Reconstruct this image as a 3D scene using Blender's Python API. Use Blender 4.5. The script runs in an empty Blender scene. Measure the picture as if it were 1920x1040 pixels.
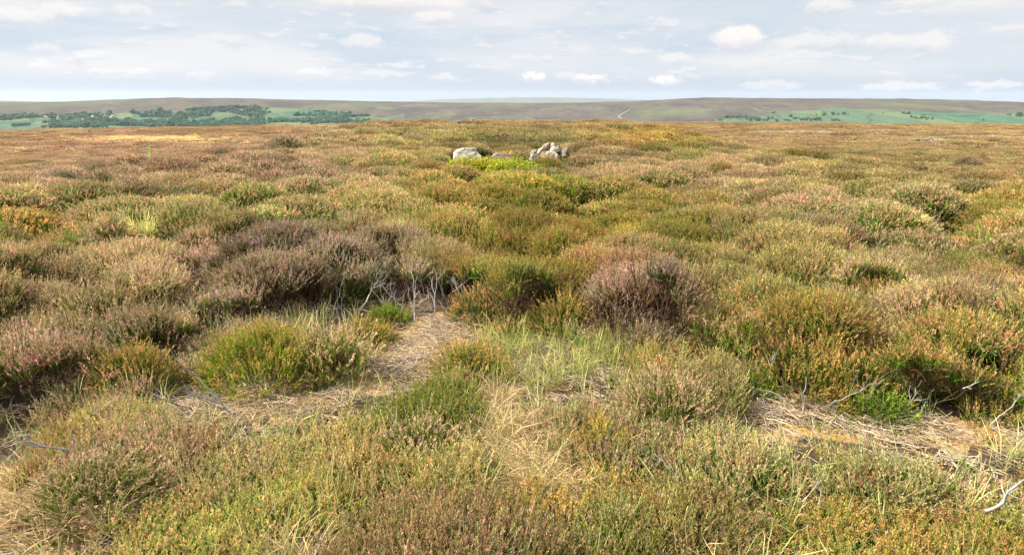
import bpy, math, random
import numpy as np
from mathutils import Vector, Matrix

# ------------------------------------------------------------------ camera
scene = bpy.context.scene
COL = scene.collection
CAM_Z, PITCH, FPX = 2.30, math.radians(13.2), 1400.0      # photograph is 1920 wide, focal length in its pixels
cam_d = bpy.data.cameras.new("camera")
cam = bpy.data.objects.new("camera", cam_d)
COL.objects.link(cam)
cam.location = (0, 0, CAM_Z)
cam.rotation_euler = (math.radians(90) - PITCH, 0, 0)
cam_d.sensor_width = 36.0
cam_d.lens = 36.0 * FPX / 1920.0
cam_d.clip_start, cam_d.clip_end = 0.05, 60000
scene.camera = cam

# ------------------------------------------------------------------ light
SUN_EL, SUN_AZ = math.radians(41), math.atan2(-0.93, -0.12)   # azimuth measured from +Y towards +X
sun_d = bpy.data.lights.new("sun", 'SUN')
sun_d.energy, sun_d.angle, sun_d.color = 4.6, math.radians(0.6), (1.0, 0.94, 0.84)
sun = bpy.data.objects.new("sun", sun_d)
COL.objects.link(sun)
sdir = Vector((math.sin(SUN_AZ) * math.cos(SUN_EL), math.cos(SUN_AZ) * math.cos(SUN_EL), math.sin(SUN_EL)))
sun.rotation_euler = sdir.to_track_quat('Z', 'Y').to_euler()
sun.location = (0, 0, 60)

scene.view_settings.view_transform = 'Standard'
scene.view_settings.look = 'None'
scene.view_settings.exposure = 1.72
scene.view_settings.gamma = 1
scene.cycles.max_bounces = 6
scene.cycles.diffuse_bounces = 4
scene.cycles.transmission_bounces = 3
scene.cycles.transparent_max_bounces = 4
scene.cycles.volume_bounces = 0


class NT:
    """small helper round a node tree"""
    def __init__(self, tree):
        self.t = tree
        tree.nodes.clear()

    def n(self, typ, ins=None, **kw):
        nd = self.t.nodes.new(typ)
        for k, v in kw.items():
            setattr(nd, k, v)
        for k, v in (ins or {}).items():
            s = nd.inputs[k]
            if isinstance(v, bpy.types.NodeSocket):
                self.t.links.new(v, s)
            else:
                s.default_value = v
        return nd

    def math(self, op, a, b=None, c=None, clamp=False):
        ins = {0: a}
        if b is not None: ins[1] = b
        if c is not None: ins[2] = c
        return self.n('ShaderNodeMath', ins, operation=op, use_clamp=clamp).outputs[0]

    def mix(self, f, a, b, mode='MIX'):
        nd = self.n('ShaderNodeMix', None, data_type='RGBA', blend_type=mode)
        for s, v in ((nd.inputs[0], f), (nd.inputs[6], a), (nd.inputs[7], b)):
            if isinstance(v, bpy.types.NodeSocket): self.t.links.new(v, s)
            else: s.default_value = v if not isinstance(v, tuple) or len(v) == 4 else (*v, 1)
        return nd.outputs[2]

    def ramp(self, f, stops, interp='LINEAR'):
        nd = self.n('ShaderNodeValToRGB', {0: f})
        cr = nd.color_ramp
        cr.interpolation = interp
        while len(cr.elements) < len(stops): cr.elements.new(0.5)
        for e, (p, c) in zip(cr.elements, stops):
            e.position = p
            e.color = (c, c, c, 1) if isinstance(c, (int, float)) else (*c, 1)
        return nd.outputs[0]

    def noise(self, vec, scale, detail=4, rough=0.55, dist=0.0):
        return self.n('ShaderNodeTexNoise', {'Vector': vec, 'Scale': scale, 'Detail': detail, 'Roughness': rough, 'Distortion': dist}).outputs[0]

    def sstep(self, x, a, b):
        return self.n('ShaderNodeMapRange', {0: x, 1: a, 2: b, 3: 0.0, 4: 1.0}, interpolation_type='SMOOTHSTEP').outputs[0]


# ------------------------------------------------------------------ sky: physical sky with a thin broken cloud layer
world = bpy.data.worlds.new("World")
scene.world = world
world.use_nodes = True
W = NT(world.node_tree)
SKY_STRENGTH = 0.1
sky = W.n('ShaderNodeTexSky', None, sky_type='NISHITA', sun_disc=False, sun_elevation=SUN_EL, sun_rotation=SUN_AZ,
          altitude=300, air_density=1.0, dust_density=1.2, ozone_density=1.0).outputs[0]
gen = W.n('ShaderNodeTexCoord').outputs['Generated']
sep = W.n('ShaderNodeSeparateXYZ', {0: gen})
az = W.math('ARCTAN2', sep.outputs[0], sep.outputs[1])
el = W.math('ARCSINE', sep.outputs[2])


def wcoord(su, sv, off=0.0):
    return W.n('ShaderNodeCombineXYZ', {0: W.math('MULTIPLY', az, su), 1: W.math('MULTIPLY', el, sv), 2: off}).outputs[0]


K = 1.0 / SKY_STRENGTH


def C(r, g, b, s=0.304):   # display colour wanted (sRGB 0-255) -> radiance in the sky's own units
    f = lambda v: ((v / 255.0) / 12.92 if v / 255.0 < .04045 else ((v / 255.0 + .055) / 1.055) ** 2.4)
    return (f(r) * K * s, f(g) * K * s, f(b) * K * s)


veil_n = W.noise(wcoord(2.2, 9.0), 1.6, 5, .55, .4)
veil = W.mix(W.sstep(veil_n, .36, .64), C(211, 218, 227), C(234, 233, 235))
veil = W.mix(W.sstep(W.noise(wcoord(3.0, 16.0, 3.1), 1.3, 4), .48, .68), veil, C(199, 212, 226))
# low band above the hills: clearer, bluer
veil = W.mix(W.sstep(el, .045, .012), veil, C(186, 199, 214))
cover = W.ramp(W.sstep(el, .0, .9), [(0.0, .97), (.15, .92), (.5, .75), (1.0, .65)])
veil_hi = W.mix(1.0, veil, W.n('ShaderNodeCombineColor', {0: W.math('ADD', 1.0, W.math('MULTIPLY', W.sstep(el, .22, .6), 3.0)), 1: W.math('ADD', 1.0, W.math('MULTIPLY', W.sstep(el, .22, .6), 2.9)), 2: W.math('ADD', 1.0, W.math('MULTIPLY', W.sstep(el, .22, .6), 2.7))}).outputs[0], 'MULTIPLY')  # unseen overhead veil brightened to add fill light on the plants
base = W.mix(cover, sky, veil_hi)
# small broken cumulus: light tops with greyer flat bases, smaller and denser towards the horizon
lay = W.math('ADD', W.math('MULTIPLY', el, 46.0), W.math('MULTIPLY', W.math('SUBTRACT', W.noise(wcoord(3, 9, 5.2), 1.0, 2), .5), 1.2))
for su, sv, off, lo, wt in ((13.0, 44.0, 7.7, .555, .62), (24.0, 78.0, 2.3, .57, .55)):
    vec = wcoord(su, sv, off)
    body = W.noise(vec, 1.0, 8, .60, .15)
    above = W.noise(W.n('ShaderNodeVectorMath', {0: vec, 1: (0.0, .42, 0.0)}, operation='ADD').outputs[0], 1.0, 8, .60, .15)
    msk = W.math('MULTIPLY', W.sstep(body, lo, lo + .085), W.sstep(el, .018, .04))
    lit_ = W.sstep(W.math('SUBTRACT', body, above), -.05, .11)
    base = W.mix(W.math('MULTIPLY', msk, wt), base, W.mix(lit_, C(192, 204, 219), C(247, 243, 242)))


def px_dir(px, py):
    v = Vector(((px - 960) / FPX, 1.0, -(py - 520) / FPX))
    y = v.y * math.cos(PITCH) + v.z * math.sin(PITCH)
    z = -v.y * math.sin(PITCH) + v.z * math.cos(PITCH)
    v = Vector((v.x, y, z)).normalized()
    return math.atan2(v.x, v.y), math.asin(v.z)


warp = W.n('ShaderNodeTexNoise', {'Vector': wcoord(75, 120), 'Scale': 1.0, 'Detail': 7.0, 'Roughness': .66}).outputs[1]
wsep = W.n('ShaderNodeSeparateXYZ', {0: warp})
wx = W.math('MULTIPLY', W.math('SUBTRACT', wsep.outputs[0], .5), .042)
wy = W.math('MULTIPLY', W.math('SUBTRACT', wsep.outputs[1], .5), .022)
azw, elw = W.math('ADD', az, wx), W.math('ADD', el, wy)
CUMULUS = [(1385, 74, 46, 24, 1.0), (730, 2, 150, 26, .9), (815, 33, 45, 14, .75), (1530, 80, 75, 15, .55), (1660, 80, 40, 17, .6), (1742, 82, 38, 20, .65),
           (1003, 143, 28, 9, .95), (1105, 148, 34, 9, .9), (1246, 152, 30, 10, .9), (1440, 160, 55, 8, .5), (1685, 162, 66, 9, .6), (1860, 160, 44, 8, .6),
           (590, 137, 30, 8, .6), (720, 140, 50, 8, .55), (830, 145, 28, 7, .5), (675, 80, 36, 16, .6), (115, 22, 30, 16, .55), (30, 30, 55, 13, .6), (250, 20, 30, 12, .5),
           (85, 92, 22, 12, .5), (172, 102, 30, 9, .5), (78, 124, 18, 11, .5), (200, 133, 26, 7, .5), (258, 135, 26, 7, .5), (380, 141, 26, 7, .4), (1265, 112, 36, 12, .55),
           (1550, 14, 40, 14, .6), (1800, 6, 75, 26, .4)]
for cx, cy, rx, ry, a in CUMULUS:
    a0, e0 = px_dir(cx, cy)
    ra, re = rx / FPX, ry / FPX
    dx = W.math('DIVIDE', W.math('SUBTRACT', azw, a0), ra)
    dy = W.math('DIVIDE', W.math('SUBTRACT', elw, e0), re)
    d = W.math('SQRT', W.math('ADD', W.math('MULTIPLY', dx, dx), W.math('MULTIPLY', dy, dy)))
    m = W.sstep(d, 1.12, .66)
    shade = W.sstep(dy, -.9, .25)
    base = W.mix(W.math('MULTIPLY', m, a), base, W.mix(shade, C(214, 217, 226), C(255, 249, 245)))
bg = W.n('ShaderNodeBackground', {'Color': base, 'Strength': SKY_STRENGTH})
W.n('ShaderNodeOutputWorld', {0: bg.outputs[0]})


# ------------------------------------------------------------------ helpers
def material(name):
    m = bpy.data.materials.new(name)
    m.use_nodes = True
    return m, NT(m.node_tree)


def tag(o, label=None, cat=None, group=None, kind=None):
    if label: o["label"] = label
    if cat: o["category"] = cat
    if group: o["group"] = group
    if kind: o["kind"] = kind
    return o


def mesh_np(name, V, F, attrs=None, smooth=False):
    """V (n,3); F list of arrays (m,k) of equal k each"""
    me = bpy.data.meshes.new(name)
    V = np.asarray(V, np.float32)
    me.vertices.add(len(V))
    me.vertices.foreach_set("co", V.ravel())
    Fs = [np.asarray(f, np.int32) for f in F if len(f)]
    if Fs:
        nl = sum(f.size for f in Fs)
        npoly = sum(len(f) for f in Fs)
        me.loops.add(nl)
        me.loops.foreach_set("vertex_index", np.concatenate([f.ravel() for f in Fs]))
        me.polygons.add(npoly)
        sizes = np.concatenate([np.full(len(f), f.shape[1], np.int32) for f in Fs])
        starts = np.concatenate([[0], np.cumsum(sizes)[:-1]]).astype(np.int32)
        me.polygons.foreach_set("loop_start", starts)
        if smooth: me.polygons.foreach_set("use_smooth", np.ones(npoly, bool))
    for k, (typ, arr) in (attrs or {}).items():
        a = me.attributes.new(k, typ, 'POINT')
        a.data.foreach_set({'FLOAT': 'value', 'INT': 'value', 'FLOAT_VECTOR': 'vector', 'FLOAT_COLOR': 'color'}[typ], np.asarray(arr).ravel())
    me.update(calc_edges=True)
    me.validate()
    return me


def link(name, me, mat=None, parent=None):
    o = bpy.data.objects.new(name, me)
    COL.objects.link(o)
    if mat is not None and not len(me.materials): me.materials.append(mat)
    if parent: o.parent = parent
    return o


def hash2(ix, iy, seed):
    h = (ix.astype(np.int64) * 374761393 + iy.astype(np.int64) * 668265263 + seed * 1442695041) & 0x7fffffff
    h = ((h ^ (h >> 13)) * 1274126177) & 0x7fffffff
    h = ((h ^ (h >> 15)) * 2246822519) & 0x7fffffff
    return ((h ^ (h >> 16)) & 0xffffff) / float(0xffffff)


def vnoise(x, y, seed=0):
    x, y = np.asarray(x, float), np.asarray(y, float)
    ix, iy = np.floor(x), np.floor(y)
    fx, fy = x - ix, y - iy
    fx, fy = fx * fx * (3 - 2 * fx), fy * fy * (3 - 2 * fy)
    a, b = hash2(ix, iy, seed), hash2(ix + 1, iy, seed)
    c, d = hash2(ix, iy + 1, seed), hash2(ix + 1, iy + 1, seed)
    return (a * (1 - fx) + b * fx) * (1 - fy) + (c * (1 - fx) + d * fx) * fy


def fbm(x, y, seed=0, oct=4, gain=.5):
    s, a, t = 0, 1.0, 0
    for k in range(oct):
        s = s + a * vnoise(x * 2 ** k, y * 2 ** k, seed + 17 * k)
        t += a
        a *= gain
    return s / t


def ss(x, a, b):
    t = np.clip((x - a) / (b - a), 0, 1)
    return t * t * (3 - 2 * t)


# ------------------------------------------------------------------ terrain
RB = [0, 7, 10, 14, 22, 30, 38, 52, 76, 105, 140, 180, 205, 240, 320, 600, 1200, 2000, 60000]
ZB = [0, .0, .05, .13, .33, .52, .64, .60, -.45, -1.1, -1.55, -2.1, -2.6, -4.8, -14, -60, -110, -120, -120]


def soil(x, y):
    x, y = np.asarray(x, float), np.asarray(y, float)
    r = np.hypot(x, y)
    z = np.interp(r, RB, ZB)
    ax = np.abs(x + .5)
    side = ss(ax + (vnoise(y / 7.0, 0 * y, 15) - .5) * 5, 7.0, 13.5) * ss(y, 13, 25) * (1 - ss(r, 80, 180) * .5)
    z = z - side * np.where(x < 0, 1.65, 1.30)
    z = z - .008 * np.maximum(0, -x - 10) * ss(r, 20, 60)
    z = z + .002 * np.maximum(0, x - 10) * ss(r, 20, 60)
    z = z + (fbm(x / 3.1, y / 3.1, 5, 3) - .5) * .16 * ss(r, 4, 10)
    z = z + (fbm(x / 22.0, y / 22.0, 9, 3) - .5) * .8 * ss(r, 40, 90)
    # hollow dipped in for shade at the left of the foreground, low hummock of the bare patch edge
    z = z - .34 * np.exp(-(((x + 3.70) / .55) ** 2 + ((y - 4.25) / 1.0) ** 2))
    z = z - .16 * np.exp(-(((x + 2.65) / .45) ** 2 + ((y - 5.9) / .45) ** 2))
    z = z + .20 * np.exp(-(((x - .15) / 2.2) ** 2 + ((y - 22.0) / 1.5) ** 2))
    # shallow pit behind the stones
    z = z - .30 * np.exp(-(((x - .15) / 1.6) ** 2 + ((y - 25.0) / 1.1) ** 2))
    return z


CP, SP = math.cos(PITCH), math.sin(PITCH)


def project(x, y, z):
    dz = z - CAM_Z
    dep = y * CP - dz * SP
    up = y * SP + dz * CP
    dep = np.where(dep > .05, dep, .05)
    return 960 + FPX * x / dep, 520 - FPX * up / dep


def at(px, py, dz=0.0):
    """the point on the soil (raised by dz) that the given pixel of the photograph looks at"""
    a, e = px_dir(px, py)
    d = np.array([math.sin(a) * math.cos(e), math.cos(a) * math.cos(e), math.sin(e)])
    t = np.geomspace(1.2, 400, 6000)
    P = np.array([0, 0, CAM_Z]) + t[:, None] * d
    below = P[:, 2] < soil(P[:, 0], P[:, 1]) + dz
    i = int(np.argmax(below)) if below.any() else len(t) - 1
    return float(P[i, 0]), float(P[i, 1])


def in_poly(px, py, poly):
    ins = np.zeros(px.shape, bool)
    n = len(poly)
    for i in range(n):
        x0, y0 = poly[i]
        x1, y1 = poly[(i + 1) % n]
        if y0 == y1: continue
        c = ((y0 > py) != (y1 > py)) & (px < (x1 - x0) * (py - y0) / (y1 - y0) + x0)
        ins ^= c
    return ins


BARE = [[(690, 690), (712, 622), (800, 602), (875, 606), (900, 632), (845, 665), (800, 712), (730, 745), (640, 765), (560, 785), (470, 795), (380, 780), (310, 762), (285, 738), (420, 735), (560, 728), (668, 705)],
        [(1375, 745), (1440, 722), (1560, 772), (1700, 782), (1925, 800), (2100, 810), (2100, 858), (1925, 850), (1750, 848), (1600, 832), (1410, 818)],
        [(-300, 905), (60, 915), (60, 985), (230, 965), (190, 1012), (60, 1060), (-300, 1060)],
        [(1250, 600), (1290, 560), (1318, 640), (1318, 700), (1280, 660)]]
STRAW = [[(880, 742), (965, 738), (1010, 800), (1065, 868), (1135, 900), (1125, 965), (1040, 945), (955, 905), (885, 850)],
         [(480, 1000), (620, 1000), (640, 1100), (460, 1100)], [(-300, 900), (60, 905), (75, 985), (230, 960), (190, 1012), (60, 1060), (-300, 1060)]]
SHADE_HOLLOW = [[(-200, 765), (35, 772), (78, 800), (66, 850), (30, 895), (-200, 905)], [(262, 712), (300, 668), (338, 655), (354, 692), (352, 735), (290, 742)]]  # cleared of plants so dark peat stands in for shade beside the left bank
LUSH = [[(905, 640), (985, 605), (1100, 640), (1200, 655), (1180, 705), (1060, 735), (950, 745), (895, 720)]]
FX = [-600, 0, 100, 220, 330, 372, 560, 850, 1000, 1200, 1310, 1450, 1600, 1920, 2500]
FY = [800, 800, 772, 752, 700, 625, 598, 604, 624, 650, 690, 742, 770, 796, 820]


def zones(x, y):
    z = soil(x, y)
    px, py = project(x, y, z)
    jx = (fbm(x * 2.6, y * 2.6, 31, 4, .65) - .5) * 95
    jy = (fbm(x * 2.6, y * 2.6, 47, 4, .65) - .5) * 52
    qx, qy = px + jx, py + jy
    bare = np.zeros(px.shape, bool)
    for p in BARE: bare |= in_poly(qx, qy, p)
    straw = np.zeros(px.shape, bool)
    for p in STRAW: straw |= in_poly(qx, qy, p)
    lush = np.zeros(px.shape, bool)
    for p in LUSH: lush |= in_poly(qx, qy, p)
    tall = qy < np.interp(px, FX, FY)
    global shade_hollow_last
    shade_hollow_last = np.zeros(px.shape, bool)
    for p in SHADE_HOLLOW: shade_hollow_last |= in_poly(qx, qy, p)
    return px, py, bare, straw, lush, tall


def grid_ground():
    ang = np.concatenate([np.linspace(-math.pi, -.9, 70, endpoint=False), np.linspace(-.9, .9, 560, endpoint=False), np.linspace(.9, math.pi, 70, endpoint=False)])
    rad = np.concatenate([[0.02], np.geomspace(.4, 60000, 330)])
    A, R = np.meshgrid(ang, rad)
    X, Y = np.sin(A) * R, np.cos(A) * R
    Z = soil(X, Y)
    Z = Z + (fbm(X * 7, Y * 7, 77, 3) - .5) * .035 * (1 - ss(R, 8, 14))
    V = np.stack([X, Y, Z], -1).reshape(-1, 3)
    na, nr = len(ang), len(rad)
    i = np.arange(nr - 1)[:, None] * na
    j = np.arange(na)[None, :]
    j2 = (j + 1) % na
    F = np.stack([i + j, i + j2, i + na + j2, i + na + j], -1).reshape(-1, 4)
    _, _, bare, straw, lush, tall = zones(X, Y)
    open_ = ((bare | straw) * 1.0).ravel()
    return mesh_np("ground", V, [F], {"open": ('FLOAT', open_)}, smooth=True)


mg, g = material("peat_and_litter")
pos = g.n('ShaderNodeNewGeometry').outputs[0]
n1 = g.noise(pos, 5.0, 6, .65)
n2 = g.noise(pos, 38.0, 6, .7)
n3 = g.noise(pos, 1.7, 4, .6)
straw_c = g.ramp(n2, [(.28, (0.086, 0.047, 0.021)), (.47, (0.230, 0.142, 0.063)), (.62, (0.360, 0.249, 0.130)), (.8, (0.471, 0.360, 0.222))])
moss_c = g.ramp(n2, [(.3, (0.120, 0.063, 0.012)), (.6, (0.292, 0.171, 0.039)), (.8, (0.360, 0.257, 0.078))])
red_c = g.ramp(n2, [(.3, (0.102, 0.043, 0.027)), (.7, (0.308, 0.155, 0.086))])
lit = g.mix(g.sstep(n1, .50, .62), straw_c, moss_c)
lit = g.mix(g.sstep(n3, .56, .70), lit, red_c)
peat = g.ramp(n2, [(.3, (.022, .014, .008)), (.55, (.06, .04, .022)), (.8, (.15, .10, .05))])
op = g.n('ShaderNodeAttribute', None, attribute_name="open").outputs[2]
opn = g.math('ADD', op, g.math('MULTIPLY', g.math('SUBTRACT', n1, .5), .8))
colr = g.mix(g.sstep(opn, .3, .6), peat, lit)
bmp = g.n('ShaderNodeBump', {'Strength': .9, 'Distance': .02, 'Height': n2}).outputs[0]
bs = g.n('ShaderNodeBsdfPrincipled', {'Base Color': colr, 'Roughness': .95, 'Normal': bmp, 'Specular IOR Level': .15})
g.n('ShaderNodeOutputMaterial', {0: bs.outputs[0]})
ground = link("ground", grid_ground(), mg)
tag(ground, "moorland ground of brown peat and straw litter under the heather", "ground", kind="structure")


# ------------------------------------------------------------------ far hills across the valley
def hill_sheet(name, crest_pts, d0, dc, d1, z0, mat, amp, seed, fields=None, aw=1.15, na=900, nr=70):
    """crest_pts: (photo x, photo y) of the skyline; real ridge at distance dc, foot at d0, far foot at d1"""
    xs = np.array([px_dir(p, q)[0] for p, q in crest_pts])
    es = np.array([px_dir(p, q)[1] for p, q in crest_pts])
    o = np.argsort(xs)
    xs, es = xs[o], es[o]
    a = np.linspace(-aw, aw, na)
    zc = CAM_Z + np.tan(np.interp(a, xs, es)) * dc
    R = np.concatenate([np.linspace(d0, dc, nr), np.linspace(dc, d1, 16)[1:]])
    A, RR = np.meshgrid(a, R)
    X, Y = np.sin(A) * RR, np.cos(A) * RR
    t = np.clip((RR - d0) / (dc - d0), 0, 1)
    prof = .62 * t + .38 * ss(t, 0, 1)
    back = np.clip((RR - dc) / (d1 - dc), 0, 1)
    Z = z0 + (zc[None] - z0) * prof * (1 - .5 * back ** 2)
    env = 1.0 - np.clip(np.abs(t - .45) / .55, 0, 1) ** 2
    Z += (fbm(X / 420, Y / 420, seed, 5) - .5) * amp * env
    Z += (fbm(X / 60, Y / 60, seed + 3, 3) - .5) * amp * .14
    V = np.stack([X, Y, Z], -1).reshape(-1, 3)
    nn, mm = Z.shape
    i = np.arange(nn - 1)[:, None] * mm
    j = np.arange(mm - 1)[None, :]
    F = np.stack([i + j, i + j + 1, i + mm + j + 1, i + mm + j], -1).reshape(-1, 4)
    px, py = project(X, Y, Z)
    f = np.zeros(X.shape)
    if fields is not None: f = fields(px, py, X, Y)
    me = mesh_np(name, V, [F], {"field": ('FLOAT', f.ravel())}, smooth=True)
    return link(name, me, mat), (a, R, Z)


def hill_mat(name, moor_a, moor_b, green_a, green_b):
    m, h = material(name)
    p = h.n('ShaderNodeNewGeometry').outputs[0]
    st = h.n('ShaderNodeMapping', {0: p, 3: (1, .45, 1)}).outputs[0]
    a1 = h.noise(st, .006, 6, .62)
    a2 = h.noise(st, .03, 6, .65)
    a3 = h.noise(st, .0025, 4, .55)
    moor = h.mix(h.sstep(h.math('ADD', h.math('MULTIPLY', a1, .6), h.math('MULTIPLY', a2, .4)), .40, .60), moor_a, moor_b)
    pale = h.sstep(h.math('ADD', h.math('MULTIPLY', a2, .7), h.math('MULTIPLY', a1, .3)), .57, .66)
    moor = h.mix(h.math('MULTIPLY', pale, .55), moor, (.15, .135, .07))
    moor = h.mix(h.math('MULTIPLY', h.sstep(a3, .5, .68), .4), moor, (.07, .10, .035))
    grn = h.mix(h.sstep(a2, .38, .62), green_a, green_b)
    wp = h.n('ShaderNodeVectorMath', {0: st, 1: h.n('ShaderNodeVectorMath', {0: h.n('ShaderNodeTexNoise', {'Vector': st, 'Scale': .008, 'Detail': 3.0}).outputs[1], 'Scale': 90.0}, operation='SCALE').outputs[0]}, operation='ADD').outputs[0]
    cell = h.n('ShaderNodeTexVoronoi', {'Vector': wp, 'Scale': .0075}, voronoi_dimensions='2D')
    cs = h.n('ShaderNodeSeparateColor', {0: cell.outputs['Color']})
    grn = h.mix(h.math('MULTIPLY', h.sstep(cs.outputs[0], .45, .6), .6), grn, (.105, .115, .05))
    grn = h.mix(h.math('MULTIPLY', h.sstep(cs.outputs[1], .6, .7), .5), grn, (.07, .085, .05))
    edge = h.n('ShaderNodeTexVoronoi', {'Vector': wp, 'Scale': .0075}, voronoi_dimensions='2D', feature='DISTANCE_TO_EDGE').outputs['Distance']
    grn = h.mix(h.math('MULTIPLY', h.sstep(edge, .045, .015), .75), grn, (.028, .05, .03))
    fa = h.n('ShaderNodeAttribute', None, attribute_name="field").outputs[2]
    fa = h.math('ADD', fa, h.math('MULTIPLY', h.math('SUBTRACT', a2, .5), .9))
    c = h.mix(h.sstep(fa, .42, .62), moor, grn)
    b = h.n('ShaderNodeBsdfPrincipled', {'Base Color': c, 'Roughness': 1.0, 'Specular IOR Level': 0.0})
    h.n('ShaderNodeOutputMaterial', {0: b.outputs[0]})
    return m


def fields_near(px, py, X, Y):
    f = np.zeros(px.shape)
    # wooded slope on the left, green pasture on the right
    top = np.interp(px, [-400, 0, 140, 240, 345, 370, 470, 600, 690, 760], [222, 220, 214, 211, 210, 203, 200, 204, 216, 230])
    f = np.maximum(f, .95 * ss(py - top, -1.5, 2.5) * (px < 760))
    top2 = np.interp(px, [1340, 1430, 1500, 1560, 1650, 1760, 1850, 1960, 2300], [222, 214, 206, 200, 204, 209, 211, 210, 212])
    f = np.maximum(f, .8 * ss(py - top2, -2, 5) * (px > 1340))
    mid = np.interp(px, [700, 760, 900, 1000, 1100], [222, 210, 214, 218, 224])
    f = np.maximum(f, .45 * ss(py - mid, -3, 4) * (px > 650) * (px < 1100))
    f = np.maximum(f, .62 * np.exp(-(((px - 1420) / 40) ** 2 + ((py - 203) / 4) ** 2)))
    f = np.maximum(f, .62 * np.exp(-(((px - 725) / 45) ** 2 + ((py - 203) / 5) ** 2)))
    return f


moor_hill = hill_mat("far_moor", (.046, .038, .036), (.076, .067, .048), (.032, .070, .042), (.050, .098, .055))
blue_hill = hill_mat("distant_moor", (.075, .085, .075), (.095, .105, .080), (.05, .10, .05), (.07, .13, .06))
HILL_NEAR = [(-1500, 196), (-400, 193), (0, 191), (110, 191), (200, 187), (320, 183), (420, 184), (560, 187), (700, 190), (900, 193), (1080, 193), (1180, 190), (1260, 186), (1325, 183), (1420, 184), (1560, 185), (1700, 185), (1800, 188), (1880, 190), (1960, 193), (2400, 192), (3400, 190)]
near_hill, (HA, HR, HZ) = hill_sheet("hills", HILL_NEAR, 1700, 3600, 5200, -118, moor_hill, 26, 3, fields_near)
tag(near_hill, "purple brown moorland hillside with green lower slopes across the valley", "hills", kind="structure")
HILL_FAR = [(-2000, 190), (0, 188.5), (55, 190), (120, 195), (500, 197), (770, 190), (830, 186.5), (900, 184.5), (1000, 182.5), (1100, 184), (1190, 187), (1300, 192), (1700, 190), (1790, 186.5), (1830, 187.5), (1900, 196), (2600, 190)]
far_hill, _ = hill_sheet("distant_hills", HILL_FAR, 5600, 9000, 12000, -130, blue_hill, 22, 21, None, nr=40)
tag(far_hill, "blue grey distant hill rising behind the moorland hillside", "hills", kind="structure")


def hill_z(x, y):
    a, r = np.arctan2(x, y), np.hypot(x, y)
    ia = np.clip(np.searchsorted(HA, a) - 1, 0, len(HA) - 2)
    ir = np.clip(np.searchsorted(HR, r) - 1, 0, len(HR) - 2)
    fa = (a - HA[ia]) / (HA[ia + 1] - HA[ia])
    fr = (r - HR[ir]) / (HR[ir + 1] - HR[ir])
    return (HZ[ir, ia] * (1 - fa) + HZ[ir, ia + 1] * fa) * (1 - fr) + (HZ[ir + 1, ia] * (1 - fa) + HZ[ir + 1, ia + 1] * fa) * fr


def hill_at(px, py):
    a, e = px_dir(px, py)
    t = np.linspace(1500, 3700, 2200)
    x, y, z = math.sin(a) * t, math.cos(a) * t, CAM_Z + math.tan(e) * t
    b = z < hill_z(x, y)
    i = int(np.argmax(b)) if b.any() else len(t) - 1
    return float(x[i]), float(y[i])


# pale track climbing the hillside
def track(pts, w):
    P = []
    for k in range(len(pts) - 1):
        for s in np.linspace(0, 1, 14, endpoint=k == len(pts) - 2):
            P.append((pts[k][0] * (1 - s) + pts[k + 1][0] * s, pts[k][1] * (1 - s) + pts[k + 1][1] * s))
    P = np.array(P)
    T = np.gradient(P, axis=0)
    T /= np.linalg.norm(T, axis=1, keepdims=True) + 1e-9
    N = np.stack([-T[:, 1], T[:, 0]], 1)
    ww = (w * (.8 + .4 * hash2(np.arange(len(P)), np.zeros(len(P)), 4)))[:, None]
    L, R_ = P + N * ww, P - N * ww
    V = np.concatenate([np.c_[L, hill_z(L[:, 0], L[:, 1]) + 1.2], np.c_[R_, hill_z(R_[:, 0], R_[:, 1]) + 1.2]])
    n = len(P)
    i = np.arange(n - 1)
    return mesh_np("track", V, [np.stack([i, i + 1, i + 1 + n, i + n], 1)])


mt, t_ = material("pale_track_stone")
tn = t_.noise(t_.n('ShaderNodeNewGeometry').outputs[0], .2, 4)
tb = t_.n('ShaderNodeBsdfPrincipled', {'Base Color': t_.mix(tn, (.13, .12, .09), (.20, .19, .15)), 'Roughness': .95})
t_.n('ShaderNodeOutputMaterial', {0: tb.outputs[0]})
tr = link("track", track([hill_at(*p) for p in ((1166, 224), (1160, 219), (1163, 216), (1172, 211), (1182, 206))], 2.2), mt)
tag(tr, "pale stony track bending up the far hillside", "track", kind="structure")


# ------------------------------------------------------------------ plant materials
def plant_mat(name, stem=(.09, .055, .032), trans=.40, jit=.45):
    """leaf and tip colours belong to each plant (attributes leaf_col, tip_col); 'c' on the mesh: tip share, stem share, shoot variation"""
    m, h = material(name)
    cc = h.n('ShaderNodeSeparateColor', {0: h.n('ShaderNodeAttribute', None, attribute_name="c").outputs[0]})
    leaf = h.n('ShaderNodeAttribute', None, attribute_name="leaf_col", attribute_type='INSTANCER').outputs[0]
    tip = h.n('ShaderNodeAttribute', None, attribute_name="tip_col", attribute_type='INSTANCER').outputs[0]
    c = h.mix(cc.outputs[0], leaf, tip)
    c = h.mix(cc.outputs[1], c, stem)
    v = h.math('ADD', h.math('MULTIPLY', cc.outputs[2], jit * 2), 1 - jit)
    c = h.mix(1.0, c, h.n('ShaderNodeCombineColor', {0: v, 1: v, 2: v}).outputs[0], 'MULTIPLY')
    d = h.n('ShaderNodeBsdfDiffuse', {0: c})
    tr_ = h.n('ShaderNodeBsdfTranslucent', {0: c})
    mx = h.n('ShaderNodeMixShader', {0: trans, 1: d.outputs[0], 2: tr_.outputs[0]})
    h.n('ShaderNodeOutputMaterial', {0: mx.outputs[0]})
    return m


M_HEATHER = plant_mat("heather_shoots")
M_GRASS = plant_mat("grass_blades", trans=.35, jit=.35)
M_LEAF = plant_mat("soft_leaves", trans=.4, jit=.4)


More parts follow.
